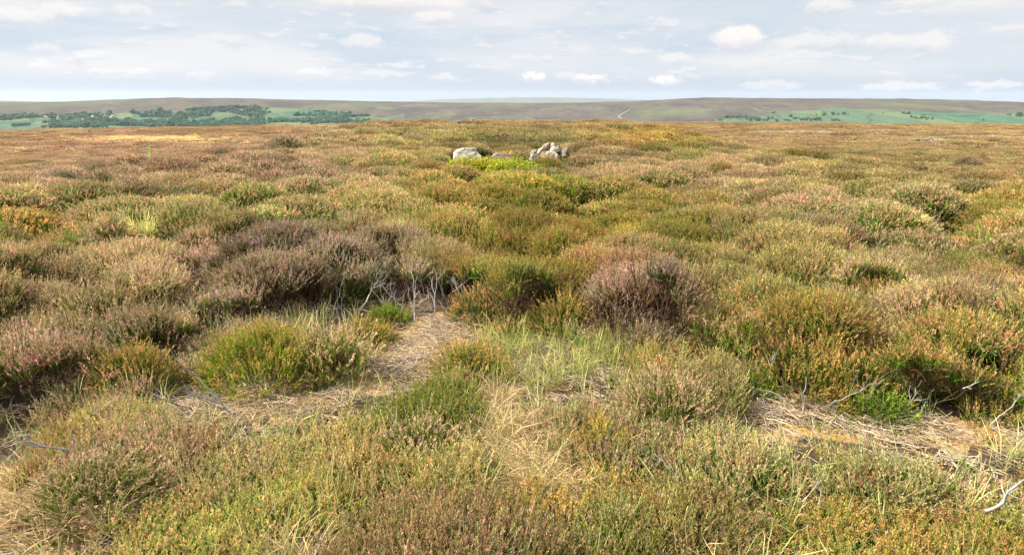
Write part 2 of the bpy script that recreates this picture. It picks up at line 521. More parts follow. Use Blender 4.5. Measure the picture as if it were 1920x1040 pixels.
# ------------------------------------------------------------------ plant meshes (plain numpy)
class PB:
    def __init__(self): self.V, self.T, self.Q, self.c, self.n = [], [], [], [], 0

    def add(self, V, c, T=None, Q=None):
        V = np.asarray(V, float)
        if T is not None: self.T.append(np.asarray(T) + self.n)
        if Q is not None: self.Q.append(np.asarray(Q) + self.n)
        self.V.append(V)
        self.c.append(np.asarray(c, float))
        self.n += len(V)

    def arrays(self):
        return (np.concatenate(self.V), np.concatenate(self.T) if self.T else np.zeros((0, 3), int), np.concatenate(self.Q) if self.Q else np.zeros((0, 4), int), np.concatenate(self.c))

    def mesh(self, name):
        V, T, Q, c = self.arrays()
        return mesh_np(name, V, [T, Q], {"c": ('FLOAT_COLOR', np.c_[c, np.ones(len(c))])})


def ribbon(pb, P, w, c0, side=None):
    """flat tapering strip along the polyline P"""
    n = len(P)
    T = np.gradient(P, axis=0)
    if side is None: side = np.array([1.0, 0, 0])
    S = np.cross(T, side)
    S /= np.linalg.norm(S, axis=1, keepdims=True) + 1e-9
    ww = np.asarray(w)[:, None]
    V = np.concatenate([P + S * ww, P - S * ww])
    i = np.arange(n - 1)
    pb.add(V, np.concatenate([c0, c0]), Q=np.stack([i, i + 1, i + 1 + n, i + n], 1))


def heather_tuft(rng, nsh, rad, L, nleaf, ls, tilt=.35, bare=.22, tipf=.42, spread=1.0, stemw=.0016, hug=1.5, lw=.085):
    pb = PB()
    for _ in range(nsh):
        a = rng.uniform(0, 2 * math.pi)
        r = rad * math.sqrt(rng.uniform())
        b0 = np.array([math.cos(a) * r, math.sin(a) * r, 0])
        ta = a + rng.normal(0, .6)
        tl = abs(rng.normal(0, tilt * .6)) + tilt * .5 * r / rad * spread
        l = L * rng.uniform(.62, 1.08)
        d = np.array([math.cos(ta) * math.sin(tl), math.sin(ta) * math.sin(tl), math.cos(tl)])
        bend = rng.normal(0, .16, 3) * l
        t = np.linspace(0, 1, 4)[:, None]
        up = np.array([0, 0, 1.0])
        f = lambda t: b0 + d * l * t + (bend + up * l * .12) * t * t
        rnd = rng.uniform()
        ribbon(pb, f(t), stemw * (1.15 - .8 * t[:, 0]), np.c_[np.zeros(4), 1 - ss(t[:, 0], .20, .60), np.full(4, rnd)], rng.normal(0, 1, 3))
        flower = rng.uniform(.25, 1.0)
        tl0 = rng.uniform(1 - tipf - .15, 1 - tipf + .15)
        n = nleaf
        tt = bare + (1 - bare) * np.sort(rng.uniform(0, 1, n)) ** .85
        B = f(tt[:, None])
        aa = rng.uniform(0, 2 * math.pi, n)
        rise = rng.uniform(-.2, 1.2, n)
        D = np.stack([np.cos(aa) * np.cos(rise), np.sin(aa) * np.cos(rise), np.sin(rise)], 1) * .9 + (d + (bend + up * l * .12) / l * 2 * tt[:, None]) * hug
        D /= np.linalg.norm(D, axis=1, keepdims=True)
        sz = ls * rng.uniform(.65, 1.3, n) * np.where(tt > .9, .75, 1.0)
        S = np.cross(D, rng.normal(0, 1, (n, 3)))
        S /= np.linalg.norm(S, axis=1, keepdims=True) + 1e-9
        wv = sz * lw
        V = np.stack([B - S * wv[:, None] * .7, B + S * wv[:, None] * .7, B + D * sz[:, None] * .72 + S * wv[:, None], B + D * sz[:, None], B + D * sz[:, None] * .66 - S * wv[:, None]], 1).reshape(-1, 3)
        tip = np.repeat(ss(tt, tl0 - .06, tl0 + .06) * flower, 5)
        rv = np.repeat(np.clip(rnd * .7 + rng.uniform(0, .3, n), 0, 1), 5)
        k = np.arange(n)[:, None] * 5
        tri = np.concatenate([k + [0, 1, 2], k + [0, 2, 4], k + [4, 2, 3]])
        pb.add(V, np.c_[tip, np.zeros(n * 5), rv], T=tri)
    return pb


def woody(rng, n, L, rad, w):
    """bundle of bare brown forking stems"""
    pb = PB()
    for _ in range(n):
        a = rng.uniform(0, 6.283)
        p = np.array([math.cos(a), math.sin(a), 0]) * rad * rng.uniform(0, .4)
        tl = rng.uniform(.05, .75)
        d = np.array([math.cos(a) * math.sin(tl), math.sin(a) * math.sin(tl), math.cos(tl)])
        pts = [p]
        for k in range(5):
            d = d + rng.normal(0, .18, 3)
            d[2] += .06
            d /= np.linalg.norm(d)
            pts.append(pts[-1] + d * L / 5)
        pts = np.array(pts)
        r = rng.uniform()
        for s in (np.array([1.0, .2, 0]), np.array([0, 1.0, .2])):
            ribbon(pb, pts, w * np.linspace(1, .45, 6), np.c_[np.zeros(6), np.full(6, .0 if False else 1), np.full(6, r)], s)
        for q in range(3):
            b = pts[rng.integers(2, 5)]
            dd = d + rng.normal(0, .6, 3)
            dd /= np.linalg.norm(dd)
            tw = np.array([b + dd * L * .35 * s + rng.normal(0, .008, 3) for s in (0, .35, .7, 1)])
            ribbon(pb, tw, w * .5 * np.linspace(1, .5, 4), np.c_[np.zeros(4), np.ones(4), np.full(4, r)], rng.normal(0, 1, 3))
    return pb


def blades(rng, n, L, rad, w, droop=.5, tilt=.4):
    pb = PB()
    for _ in range(n):
        a = rng.uniform(0, 6.283)
        p = np.array([math.cos(a), math.sin(a), 0]) * rad * math.sqrt(rng.uniform())
        ta = a + rng.normal(0, .9)
        h = np.array([math.cos(ta), math.sin(ta), 0])
        l = L * rng.uniform(.5, 1.1)
        tl = abs(rng.normal(0, tilt))
        dr = rng.uniform(.1, 1) * droop
        t = np.linspace(0, 1, 6)
        P = p + np.outer(t * l * math.sin(tl) + t ** 2 * l * dr * .7, h) + np.outer(t * l * math.cos(tl) - t ** 2.4 * l * dr * .55, [0, 0, 1])
        P[:, :2] += rng.normal(0, .004, (6, 2)) * t[:, None]
        sd = np.cross(h, [0, 0, 1])
        dry = rng.uniform() ** 2.2
        ribbon(pb, P, w * np.array([.8, 1, 1, .85, .55, .08]), np.c_[np.clip(dry + .4 * t ** 2, 0, 1), np.zeros(6), np.full(6, rng.uniform())], h + rng.normal(0, .4, 3))
    return pb


# instancing --------------------------------------------------------------
def proto_collection(name, meshes, mat):
    c = bpy.data.collections.new(name)
    for i, me in enumerate(meshes):
        if not len(me.materials): me.materials.append(mat)
        o = bpy.data.objects.new("%s_%02d" % (name, i), me)
        c.objects.link(o)
    return c


def scatter(name, proto, P, rot, scl, idx, leaf, tip):
    """one object: a point mesh whose geometry nodes stand a plant on every point"""
    P = np.asarray(P, np.float32)
    me = mesh_np(name, P, [], {"rot": ('FLOAT_VECTOR', rot.astype(np.float32)), "scl": ('FLOAT_VECTOR', scl.astype(np.float32)), "idx": ('INT', idx.astype(np.int32)),
                               "leaf_col": ('FLOAT_VECTOR', leaf.astype(np.float32)), "tip_col": ('FLOAT_VECTOR', tip.astype(np.float32))})
    o = link(name, me)
    nt = bpy.data.node_groups.new(name + "_nodes", 'GeometryNodeTree')
    nt.interface.new_socket("Geometry", in_out='INPUT', socket_type='NodeSocketGeometry')
    nt.interface.new_socket("Geometry", in_out='OUTPUT', socket_type='NodeSocketGeometry')
    N, Lk = nt.nodes, nt.links
    gi, go = N.new('NodeGroupInput'), N.new('NodeGroupOutput')
    ci = N.new('GeometryNodeCollectionInfo')
    ci.inputs['Collection'].default_value = proto
    ci.inputs['Separate Children'].default_value = True
    ci.inputs['Reset Children'].default_value = True
    ip = N.new('GeometryNodeInstanceOnPoints')
    ip.inputs['Pick Instance'].default_value = True

    def attr(nm, typ):
        a = N.new('GeometryNodeInputNamedAttribute')
        a.data_type = typ
        a.inputs[0].default_value = nm
        return a.outputs[0]
    er = N.new('FunctionNodeEulerToRotation')
    Lk.new(attr("rot", 'FLOAT_VECTOR'), er.inputs[0])
    Lk.new(gi.outputs[0], ip.inputs['Points'])
    Lk.new(ci.outputs[0], ip.inputs['Instance'])
    Lk.new(attr("idx", 'INT'), ip.inputs['Instance Index'])
    Lk.new(er.outputs[0], ip.inputs['Rotation'])
    Lk.new(attr("scl", 'FLOAT_VECTOR'), ip.inputs['Scale'])
    Lk.new(ip.outputs[0], go.inputs[0])
    md = o.modifiers.new("scatter", 'NODES')
    md.node_group = nt
    return o


rng = np.random.default_rng(11)
NV = 8
proto_near = [heather_tuft(rng, 13, .045, .21, 26, .021, .55, hug=.95, lw=.13, tipf=.38).mesh("shoot_tuft") for _ in range(NV)]
proto_mid = [heather_tuft(rng, 26, .10, .21, 18, .032, .6, stemw=.002, hug=.9, lw=.15, tipf=.30).mesh("shoot_tuft") for _ in range(NV)]
proto_back = [heather_tuft(rng, 66, .24, .25, 13, .05, .6, stemw=.003, hug=.9, lw=.18, tipf=.30).mesh("shoot_tuft") for _ in range(NV)]
proto_far = [heather_tuft(rng, 140, .62, .30, 11, .10, .6, bare=.1, stemw=.006, hug=.9, lw=.22).mesh("shoot_tuft") for _ in range(NV)]
proto_stem = [woody(rng, 9, .42, .1, .0035).mesh("woody_stems") for _ in range(5)]
H_PROTO = proto_collection("heather_tuft", proto_near + proto_mid + proto_back + proto_far + proto_stem, M_HEATHER)
OFF = {'near': 0, 'mid': NV, 'back': 2 * NV, 'far': 3 * NV, 'stem': 4 * NV}

# ------------------------------------------------------------------ colours of the heather
LEAFS = {'lime': (.158, .245, .014), 'green': (.094, .182, .015), 'dark': (.053, .104, .016), 'olive': (.132, .172, .020), 'grey': (.150, .148, .056), 'brown': (.160, .118, .050)}
TIPS = {'rust': (.53, .275, .108), 'buff': (.55, .365, .175), 'orange': (.56, .305, .080), 'pink': (.58, .345, .245), 'mauve': (.45, .30, .25), 'gold': (.40, .36, .050), 'green': (.23, .29, .030), 'brown': (.34, .215, .115)}
LK, TK = list(LEAFS), list(TIPS)
LC, TC = np.array([LEAFS[k] for k in LK]), np.array([TIPS[k] for k in TK])
# (photo x, y, radius x, radius y, leaf, tip, strength)
ZN = [(1175, 570, 110, 50, 'brown', 'mauve', .4), (150, 640, 170, 80, 'grey', 'pink', .4), (1250, 770, 120, 60, 'olive', 'pink', .6), (1250, 258, 100, 20, 'olive', 'rust', .85), (985, 400, 120, 70, 'lime', 'green', .40), (1000, 470, 130, 50, 'lime', 'rust', .4), (170, 570, 210, 120, 'olive', 'pink', .6), (330, 480, 120, 60, 'grey', 'pink', .5), (690, 500, 130, 45, 'grey', 'mauve', .6), (430, 530, 90, 50, 'brown', 'mauve', .55), (1160, 500, 90, 40, 'brown', 'mauve', .45), (90, 450, 130, 60, 'green', 'rust', .7), (480, 420, 240, 60, 'green', 'buff', .6),
      (600, 480, 120, 60, 'brown', 'mauve', .4), (760, 490, 120, 40, 'grey', 'brown', .3), (1040, 540, 120, 60, 'lime', 'rust', .35), (960, 440, 160, 60, 'green', 'rust', .5),
      (1230, 410, 220, 70, 'lime', 'rust', .25), (1180, 510, 80, 30, 'brown', 'rust', .35), (1160, 590, 70, 40, 'brown', 'mauve', .5), (1400, 500, 160, 60, 'olive', 'buff', .6),
      (1640, 440, 260, 70, 'olive', 'pink', .3), (1500, 570, 150, 60, 'green', 'buff', .5), (1720, 560, 180, 50, 'olive', 'pink', .5), (1750, 690, 200, 70, 'green', 'rust', .45), (1540, 670, 110, 70, 'olive', 'rust', .6), (1880, 640, 60, 60, 'grey', 'mauve', .5),
      (250, 860, 190, 90, 'olive', 'pink', .7), (130, 930, 120, 60, 'dark', 'pink', .4), (700, 820, 260, 80, 'olive', 'buff', .7), (560, 980, 260, 80, 'green', 'rust', .4),
      (900, 960, 260, 60, 'olive', 'pink', .5), (1100, 1010, 130, 40, 'green', 'rust', .5), (1300, 760, 150, 60, 'olive', 'pink', .6), (1120, 850, 80, 50, 'olive', 'orange', .9),
      (1500, 930, 260, 70, 'green', 'rust', .4), (1800, 960, 200, 60, 'green', 'rust', .7), (1420, 1010, 200, 40, 'lime', 'rust', .5), (700, 640, 60, 60, 'olive', 'orange', .8),
      (300, 280, 340, 45, 'brown', 'pink', .4), (1700, 280, 330, 40, 'olive', 'brown', .5), (560, 320, 200, 40, 'dark', 'pink', .4), (760, 300, 120, 30, 'olive', 'buff', .5),
      (960, 262, 110, 18, 'dark', 'brown', .6), (1200, 320, 220, 40, 'olive', 'pink', .6), (1400, 340, 140, 40, 'olive', 'pink', .5), (120, 330, 160, 40, 'grey', 'pink', .6),
      (850, 370, 100, 40, 'lime', 'rust', .5), (1600, 340, 200, 40, 'olive', 'buff', .5)]


def hue(x, y, seed):
    """leaf and tip colour for plants centred at x, y"""
    z = soil(x, y) + .3
    px, py = project(x, y, z)
    r = np.hypot(x, y)
    n = len(x)
    rg = np.random.default_rng(seed)
    lw = np.zeros((n, len(LK)))
    tw = np.zeros((n, len(TK)))
    s = np.maximum(.45, r * .05)
    for k in range(len(LK)): lw[:, k] = np.clip(fbm(x / s / 2.2 + k * 31, y / s / 2.2, 60 + k, 2) - .35, 0, 1) ** 2 * 4 * [1.3, 1.9, 1.1, 1.1, .3, .25][k]
    for k in range(len(TK)): tw[:, k] = np.clip(fbm(x / s / 2.2 + k * 57, y / s / 2.2, 90 + k, 2) - .35, 0, 1) ** 2 * 4 * [1.1, 1.2, .5, 1.3, .4, .4, .9, .5][k]
    for k in range(len(LK)): lw[:, k] += .55 * hash2(np.round(x * 40), np.round(y * 40), 200 + k) ** 4 * [1, 1.4, 1.5, 1, .4, .25][k]
    for k in range(len(TK)): tw[:, k] += .55 * hash2(np.round(x * 40), np.round(y * 40), 220 + k) ** 4 * [1, 1, 1, 1, .5, .6, .8, .5][k]
    lw += .02
    tw += .02
    lw /= lw.sum(1, keepdims=True)
    tw /= tw.sum(1, keepdims=True)
    for zx, zy, rx, ry, lf, tp, w in ZN:
        g_ = w * np.exp(-(((px - zx) / rx) ** 2 + ((py - zy) / ry) ** 2))
        lw *= (1 - g_)[:, None]
        tw *= (1 - g_)[:, None]
        lw[:, LK.index(lf)] += g_
        tw[:, TK.index(tp)] += g_
    far = np.maximum(ss(np.abs(x + .5), 9, 13) * ss(r, 20, 28), ss(r, 32, 50))
    lw = lw * (1 - far * .7)[:, None]
    lw[:, LK.index('brown')] += far * .26
    lw[:, LK.index('olive')] += far * .22
    lw[:, LK.index('grey')] += far * .22
    tw = tw * (1 - far * .7)[:, None]
    tw[:, TK.index('rust')] += far * .16
    tw[:, TK.index('pink')] += far * .26
    tw[:, TK.index('brown')] += far * .34
    cl = lw ** 2.4
    ct = tw ** 2.2
    L_ = (cl / cl.sum(1, keepdims=True)) @ LC
    T_ = (ct / ct.sum(1, keepdims=True)) @ TC
    v = (.72 + .56 * hash2(np.round(x * 40), np.round(y * 40), 250))[:, None] * rg.normal(1, .05, (n, 1))
    return L_ * v, T_ * v


EXCL = []     # (x, y, radius) kept clear for things built one by one

# ------------------------------------------------------------------ the carpet of heather
HP = {k: [] for k in ('P', 'R', 'S', 'I', 'L', 'T')}


def half_angle(r): return np.where(r < 8, 1.02, .80)


def veg_height(x, y, tall, r):
    h = np.where(tall, .54, .21)
    mid = ss(r, 13, 22)
    h = h * (1 - mid) + .40 * mid
    flat = ss(np.abs(x + .5), 10, 14) * ss(r, 20, 29)
    h = h * (1 - flat) + .19 * flat
    far = ss(r, 50, 85)
    h = h * (1 - far) + .25 * far
    h = h * (1 - .85 * np.exp(-(((x - .1) / 2.0) ** 4 + ((y - 20.6) / 1.7) ** 4)))
    return h * (.45 + 1.1 * fbm(x / 1.7, y / 1.7, 71, 3))


def tier(kind, d0, d1, dens, cell, seed, Lp, sc=1.0):
    rg = np.random.default_rng(seed)
    A = 1.02 if d0 < 8 else .80
    n = int(dens * A * (d1 ** 2 - d0 ** 2))
    r = np.sqrt(rg.uniform(d0 ** 2, d1 ** 2, n)) * rg.normal(1, .03, n)
    a = rg.uniform(-A, A, n)
    x, y = np.sin(a) * r, np.cos(a) * r
    px, py, bare, straw, lush, tall = zones(x, y)
    keep = ~(bare & (rg.uniform(0, 1, n) < np.where(px > 1300, .78, .945)))
    keep &= ~(shade_hollow_last & (rg.uniform(0, 1, n) < .9))
    keep &= ~(straw & (rg.uniform(0, 1, n) < .72))
    keep &= ~(lush & (rg.uniform(0, 1, n) < .70))
    if d0 < 8:
        zt = soil(x, y)
        for hh in (.08, .16, .25):
            qx, qy = project(x, y, zt + hh)
            qx = qx + (fbm(x * 2.6, y * 2.6, 31, 4, .65) - .5) * 95
            qy = qy + (fbm(x * 2.6, y * 2.6, 47, 4, .65) - .5) * 52
            for p in SHADE_HOLLOW: keep &= ~(in_poly(qx, qy, p) & (rg.uniform(0, 1, n) < .8))
            for p in BARE: keep &= ~(in_poly(qx, qy, p) & ~tall & (rg.uniform(0, 1, n) < .92))
            for p in STRAW: keep &= ~(in_poly(qx, qy, p) & ~tall & (rg.uniform(0, 1, n) < .5))
            for p in LUSH: keep &= ~(in_poly(qx, qy, p) & ~tall & (rg.uniform(0, 1, n) < .75))
    for ex, ey, er in EXCL: keep &= (x - ex) ** 2 + (y - ey) ** 2 > er * er
    x, y, tall, r = x[keep], y[keep], tall[keep], r[keep]
    n = len(x)
    # domed bushes on a jittered grid: every shoot belongs to the bush whose dome is highest over it
    ix, iy = np.floor(x / cell), np.floor(y / cell)
    best = np.full(n, -1.0)
    bx, by, bR, bseed = np.zeros(n), np.zeros(n), np.ones(n), np.zeros(n)
    for di in (-1, 0, 1):
        for dj in (-1, 0, 1):
            jx, jy = ix + di, iy + dj
            cx = (jx + .5 + (hash2(jx, jy, 1 + seed) - .5) * .9) * cell
            cy = (jy + .5 + (hash2(jx, jy, 2 + seed) - .5) * .9) * cell
            R = cell * (.48 + .44 * hash2(jx, jy, 3 + seed))
            Hh = .50 + .80 * hash2(jx, jy, 4 + seed)
            d = np.hypot(x - cx, y - cy) / R
            dome = Hh * np.sqrt(np.clip(1 - d ** 2.4, 0, 1))
            up = dome > best
            best = np.where(up, dome, best)
            bx, by, bR = np.where(up, cx, bx), np.where(up, cy, by), np.where(up, R, bR)
    hv = veg_height(bx, by, tall, r)
    flatness = np.where(tall, .12, .45)
    fl2 = ss(r, 34, 60)
    flatness = flatness * (1 - fl2) + .35 * fl2
    top = hv * (flatness + (1 - flatness) * np.clip(best, 0, 1.2))
    drop = (best < .3) & tall & (r < 30) & (rg.uniform(0, 1, n) < .5)
    zS = soil(x, y)
    s = sc * rg.uniform(.8, 1.2, n) * np.where(tall | (r > 9), 1.0, .92)
    zb = zS + np.maximum(-.02, top - Lp * s)
    dx, dy = (x - bx) / bR, (y - by) / bR
    dd = np.hypot(dx, dy)
    lean = np.clip(dd, 0, 1) ** 1.6 * np.where(tall, .70, .30) * (1 - ss(r, 34, 60) * .6)
    phi = np.arctan2(dy, dx)
    rnd = rg.uniform(0, 1, n) < .2
    phi = np.where(rnd | (dd < .25), rg.uniform(-3.14, 3.14, n), phi)
    L_, T_ = hue(bx, by, seed)
    jit = rg.normal(1, .10, (n, 3))
    k = ~drop
    HP['P'].append(np.c_[x, y, zb][k])
    HP['R'].append(np.c_[rg.normal(0, .10, n), lean, phi][k])
    HP['S'].append(np.c_[s, s, s * np.where(top < Lp * s * .9, np.clip(top / (Lp * s), .45, 1), 1)][k])
    HP['I'].append(OFF[kind] + rg.integers(0, NV, n)[k])
    HP['L'].append((L_ * jit)[k])
    HP['T'].append((T_ * jit)[k])
    # woody stems showing in the gaps under tall bushes
    if kind in ('near', 'mid'):
        w = k & tall & (rg.uniform(0, 1, n) < (.10 if kind == 'near' else .12))
        m = int(w.sum())
        HP['P'].append(np.c_[x, y, zS][w])
        HP['R'].append(np.c_[rg.normal(0, .2, m), lean[w] * .6, phi[w]])
        HP['S'].append(np.ones((m, 3)) * (top[w] / .42)[:, None])
        HP['I'].append(OFF['stem'] + rg.integers(0, 5, m))
        HP['L'].append(np.tile((.1, .07, .045), (m, 1)))
        HP['T'].append(np.tile((.2, .15, .1), (m, 1)))


def build_heather():
    tier('near', 1.8, 11.5, 250, .76, 101, .21)
    tier('mid', 11.5, 30, 100, .98, 102, .21)
    tier('back', 30, 76, 17, 1.2, 103, .25)
    tier('far', 76, 225, 1.9, 3.6, 104, .30)
    c = {k: np.concatenate(v) for k, v in HP.items()}
    print("heather plants", len(c['P']))
    o = scatter("heather", H_PROTO, c['P'], c['R'], c['S'], c['I'], np.clip(c['L'], .005, .9), np.clip(c['T'], .005, .9))
    tag(o, "dense carpet of green heather with rust and pink tips covering the moor", "heather", kind="stuff")
# ------------------------------------------------------------------ materials of single things
def rock_mat(name, a, b, lich, dark):
    m, h = material(name)
    tc = h.n('ShaderNodeTexCoord').outputs['Object']
    inf = h.n('ShaderNodeObjectInfo').outputs['Random']
    off = h.n('ShaderNodeVectorMath', {0: tc, 1: h.n('ShaderNodeCombineXYZ', {0: h.math('MULTIPLY', inf, 37.0), 1: inf, 2: inf}).outputs[0]}, operation='ADD').outputs[0]
    n1 = h.noise(off, 7.0, 8, .65)
    n2 = h.noise(off, 30.0, 6, .7)
    n3 = h.noise(off, 3.2, 5, .6)
    c = h.mix(h.sstep(n1, .35, .65), a, b)
    c = h.mix(h.math('MULTIPLY', h.sstep(n3, .54, .64), .55), c, lich)
    c = h.mix(h.math('MULTIPLY', h.sstep(n2, .57, .68), .55), c, dark)
    hgt = h.math('ADD', h.math('MULTIPLY', n2, .4), n1)
    bp = h.n('ShaderNodeBump', {'Strength': .8, 'Distance': .025, 'Height': hgt}).outputs[0]
    b_ = h.n('ShaderNodeBsdfPrincipled', {'Base Color': c, 'Roughness': .92, 'Specular IOR Level': .2, 'Normal': bp})
    h.n('ShaderNodeOutputMaterial', {0: b_.outputs[0]})
    return m


ROCK_PALE = rock_mat("pale_gritstone", (.22, .19, .145), (.36, .315, .25), (.165, .14, .095), (.065, .053, .042))
ROCK_GREY = rock_mat("mauve_grey_gritstone", (.105, .086, .07), (.19, .16, .13), (.19, .15, .09), (.045, .036, .03))
ROCK_BUFF = rock_mat("buff_gritstone", (.175, .13, .08), (.29, .23, .155), (.24, .15, .055), (.055, .043, .03))
ROCK_DARK = rock_mat("dark_lichened_gritstone", (.075, .058, .04), (.15, .125, .085), (.135, .12, .045), (.02, .017, .014))


def bark_mat(name, a, b):
    m, h = material(name)
    p = h.n('ShaderNodeNewGeometry').outputs[0]
    c = h.mix(h.sstep(h.noise(p, 60, 5, .65), .35, .62), a, b)
    b_ = h.n('ShaderNodeBsdfPrincipled', {'Base Color': c, 'Roughness': .8, 'Specular IOR Level': .25})
    h.n('ShaderNodeOutputMaterial', {0: b_.outputs[0]})
    return m


BARK_WHITE = bark_mat("bleached_wood", (0.180, 0.154, 0.129), (0.317, 0.292, 0.257))
BARK_GREY = bark_mat("weathered_heather_stem", (0.112, 0.082, 0.065), (0.240, 0.202, 0.168))


def rock_mesh(name, rx, ry, rz, seed, cuts=9, sub=4, rough=.065):
    import bmesh
    bm = bmesh.new()
    bmesh.ops.create_icosphere(bm, subdivisions=sub, radius=1.0)
    V = np.array([v.co[:] for v in bm.verts])
    V = np.sign(V) * np.abs(V) ** .84
    rg = np.random.default_rng(seed)
    for _ in range(cuts):                      # flat broken faces
        d = rg.normal(0, 1, 3)
        d[2] = abs(d[2]) * .8
        d /= np.linalg.norm(d)
        h = rg.uniform(.42, .80) if cuts > 8 else rg.uniform(.66, .92)
        s = V @ d
        over = np.maximum(0, s - h)
        V = V - d * (over * .97)[:, None]
    n = np.linalg.norm(V, axis=1, keepdims=True)
    f = lambda k, s: fbm(V[:, 0] * k + 9, V[:, 1] * k + V[:, 2] * k * 1.3, seed + s, 4) - .5
    V = V * (1 + (f(2.2, 0) * 2.6 + f(6.0, 5) * 1.2)[:, None] * rough * 2)
    V -= (V.max(0) + V.min(0)) / 2
    V /= V.max(0)
    V *= np.array([rx, ry, rz])
    for v, c in zip(bm.verts, V): v.co = c
    me = bpy.data.meshes.new(name)
    bm.to_mesh(me)
    bm.free()
    for p in me.polygons: p.use_smooth = True
    me.set_sharp_from_angle(angle=math.radians(28))
    return me


def pt(px, py, d):
    """world point on the ray of a photo pixel at horizontal distance d"""
    a, e = px_dir(px, py)
    return np.array([math.sin(a) * d, math.cos(a) * d, CAM_Z + math.tan(e) * d])


def stone(name, px, py, w, h, d, seed, mat, label, cat, group=None, depth=.9, yaw=0., sink=0.0, cuts=9):
    c = pt(px, py, d)
    sw, sh = w / FPX * d / 2, h / FPX * d / 2
    o = link(name, rock_mesh(name, sw, sw * depth, sh + sink / 2, seed, cuts), mat)
    o.location = (c[0], c[1], c[2] - sink / 2)
    o.rotation_euler = (0, 0, yaw)
    tag(o, label, cat, group)
    return o


STONE_D = 22.4
stone("boulder", 878, 291, 58, 29, STONE_D - .2, 5, ROCK_PALE, "large pale cream boulder with a flat broken top, beside the yellow green bilberry", "boulder", depth=.75, sink=.32, yaw=.3, cuts=5)
stone("boulder", 936, 297, 52, 22, STONE_D - .1, 12, ROCK_GREY, "low mauve grey boulder with a rounded top between the cream boulder and the cairn", "boulder", depth=.7, sink=.25, yaw=-.4)
GSLAB = "flat pale slabs lying in front of the cairn"
stone("slab", 927, 311, 14, 6, STONE_D - .9, 21, ROCK_PALE, "small pale slab showing through bilberry leaves under the mauve grey boulder", "slab", GSLAB)
stone("slab", 979, 317, 16, 8, STONE_D - .9, 22, ROCK_PALE, "pale slab at the front edge of the stones, above the greenest bilberry shrub", "slab", GSLAB, sink=.05)
stone("slab", 978, 306, 22, 7, STONE_D - .4, 23, ROCK_GREY, "thin grey slab lying level between the mauve grey boulder and the foot of the cairn", "slab", GSLAB, sink=.06)
stone("slab", 993, 311, 13, 11, STONE_D - .6, 24, ROCK_PALE, "pale upright slab leaning below the lowest stones of the cairn", "slab", GSLAB, sink=.08)
GC = "stones heaped into the small cairn"
for i, (px, py, w, h, dd, mt_, lab) in enumerate([
    (1014, 282, 19, 15, .00, ROCK_BUFF, "angular buff stone with orange lichen near the top of the cairn's left shoulder"),
    (1024, 273, 17, 12, .18, ROCK_GREY, "brown grey stone on top of the cairn, left of its two summit stones"),
    (1036, 272, 17, 10, .25, ROCK_BUFF, "flat buff stone crowning the cairn, right of its two summit stones"),
    (1038, 279, 18, 12, .05, ROCK_PALE, "pale rounded stone just under the cairn's flat summit stone"),
    (1057, 284, 23, 20, .12, ROCK_DARK, "dark lichened stone forming the right end of the cairn"),
    (1048, 278, 15, 12, .15, ROCK_GREY, "grey stone between the pale rounded stone and the dark end stone of the cairn"),
    (1019, 289, 19, 10, -.10, ROCK_BUFF, "wide buff stone in the middle of the cairn under the orange lichened one"),
    (1000, 286, 16, 13, .02, ROCK_GREY, "brown stone standing at the upper left edge of the cairn"),
    (1004, 294, 21, 11, -.15, ROCK_GREY, "long mauve grey stone slanting down the cairn's left foot"),
    (993, 300, 19, 14, -.25, ROCK_PALE, "pale stone at the lowest left corner of the cairn beside the dark heather hollow"),
    (1031, 288, 22, 10, -.12, ROCK_PALE, "long pale stone across the middle of the cairn above the green heather bush"),
    (1043, 288, 17, 11, -.08, ROCK_BUFF, "buff stone in the lower right of the cairn next to the dark end stone"),
    (1026, 297, 24, 12, -.12, ROCK_GREY, "grey stone at the cairn's base partly hidden by the green heather bush"),
    (1046, 297, 24, 12, -.02, ROCK_DARK, "dark stone at the cairn's base under the buff lower right stone")]):
    stone("cairn_stone", px, py, w * 1.08, h * .92, STONE_D + dd, 40 + i, mt_, lab, "stone", GC, depth=.8, yaw=(i * 1.7) % 3 - 1.5, sink=.05 if i < 9 else .22, cuts=12)
stone("boulder", 886, 225, 13, 5, 150, 77, ROCK_GREY, "far pale stone lying on the moor skyline straight behind the cream boulder", "boulder", sink=1.2)
for px, py, r in ((878, 294, .72), (936, 300, .6), (985, 305, .6), (1008, 296, .6), (1032, 290, .7), (1056, 288, .55)):
    c = pt(px, py, STONE_D)
    EXCL.append((c[0], c[1], r))


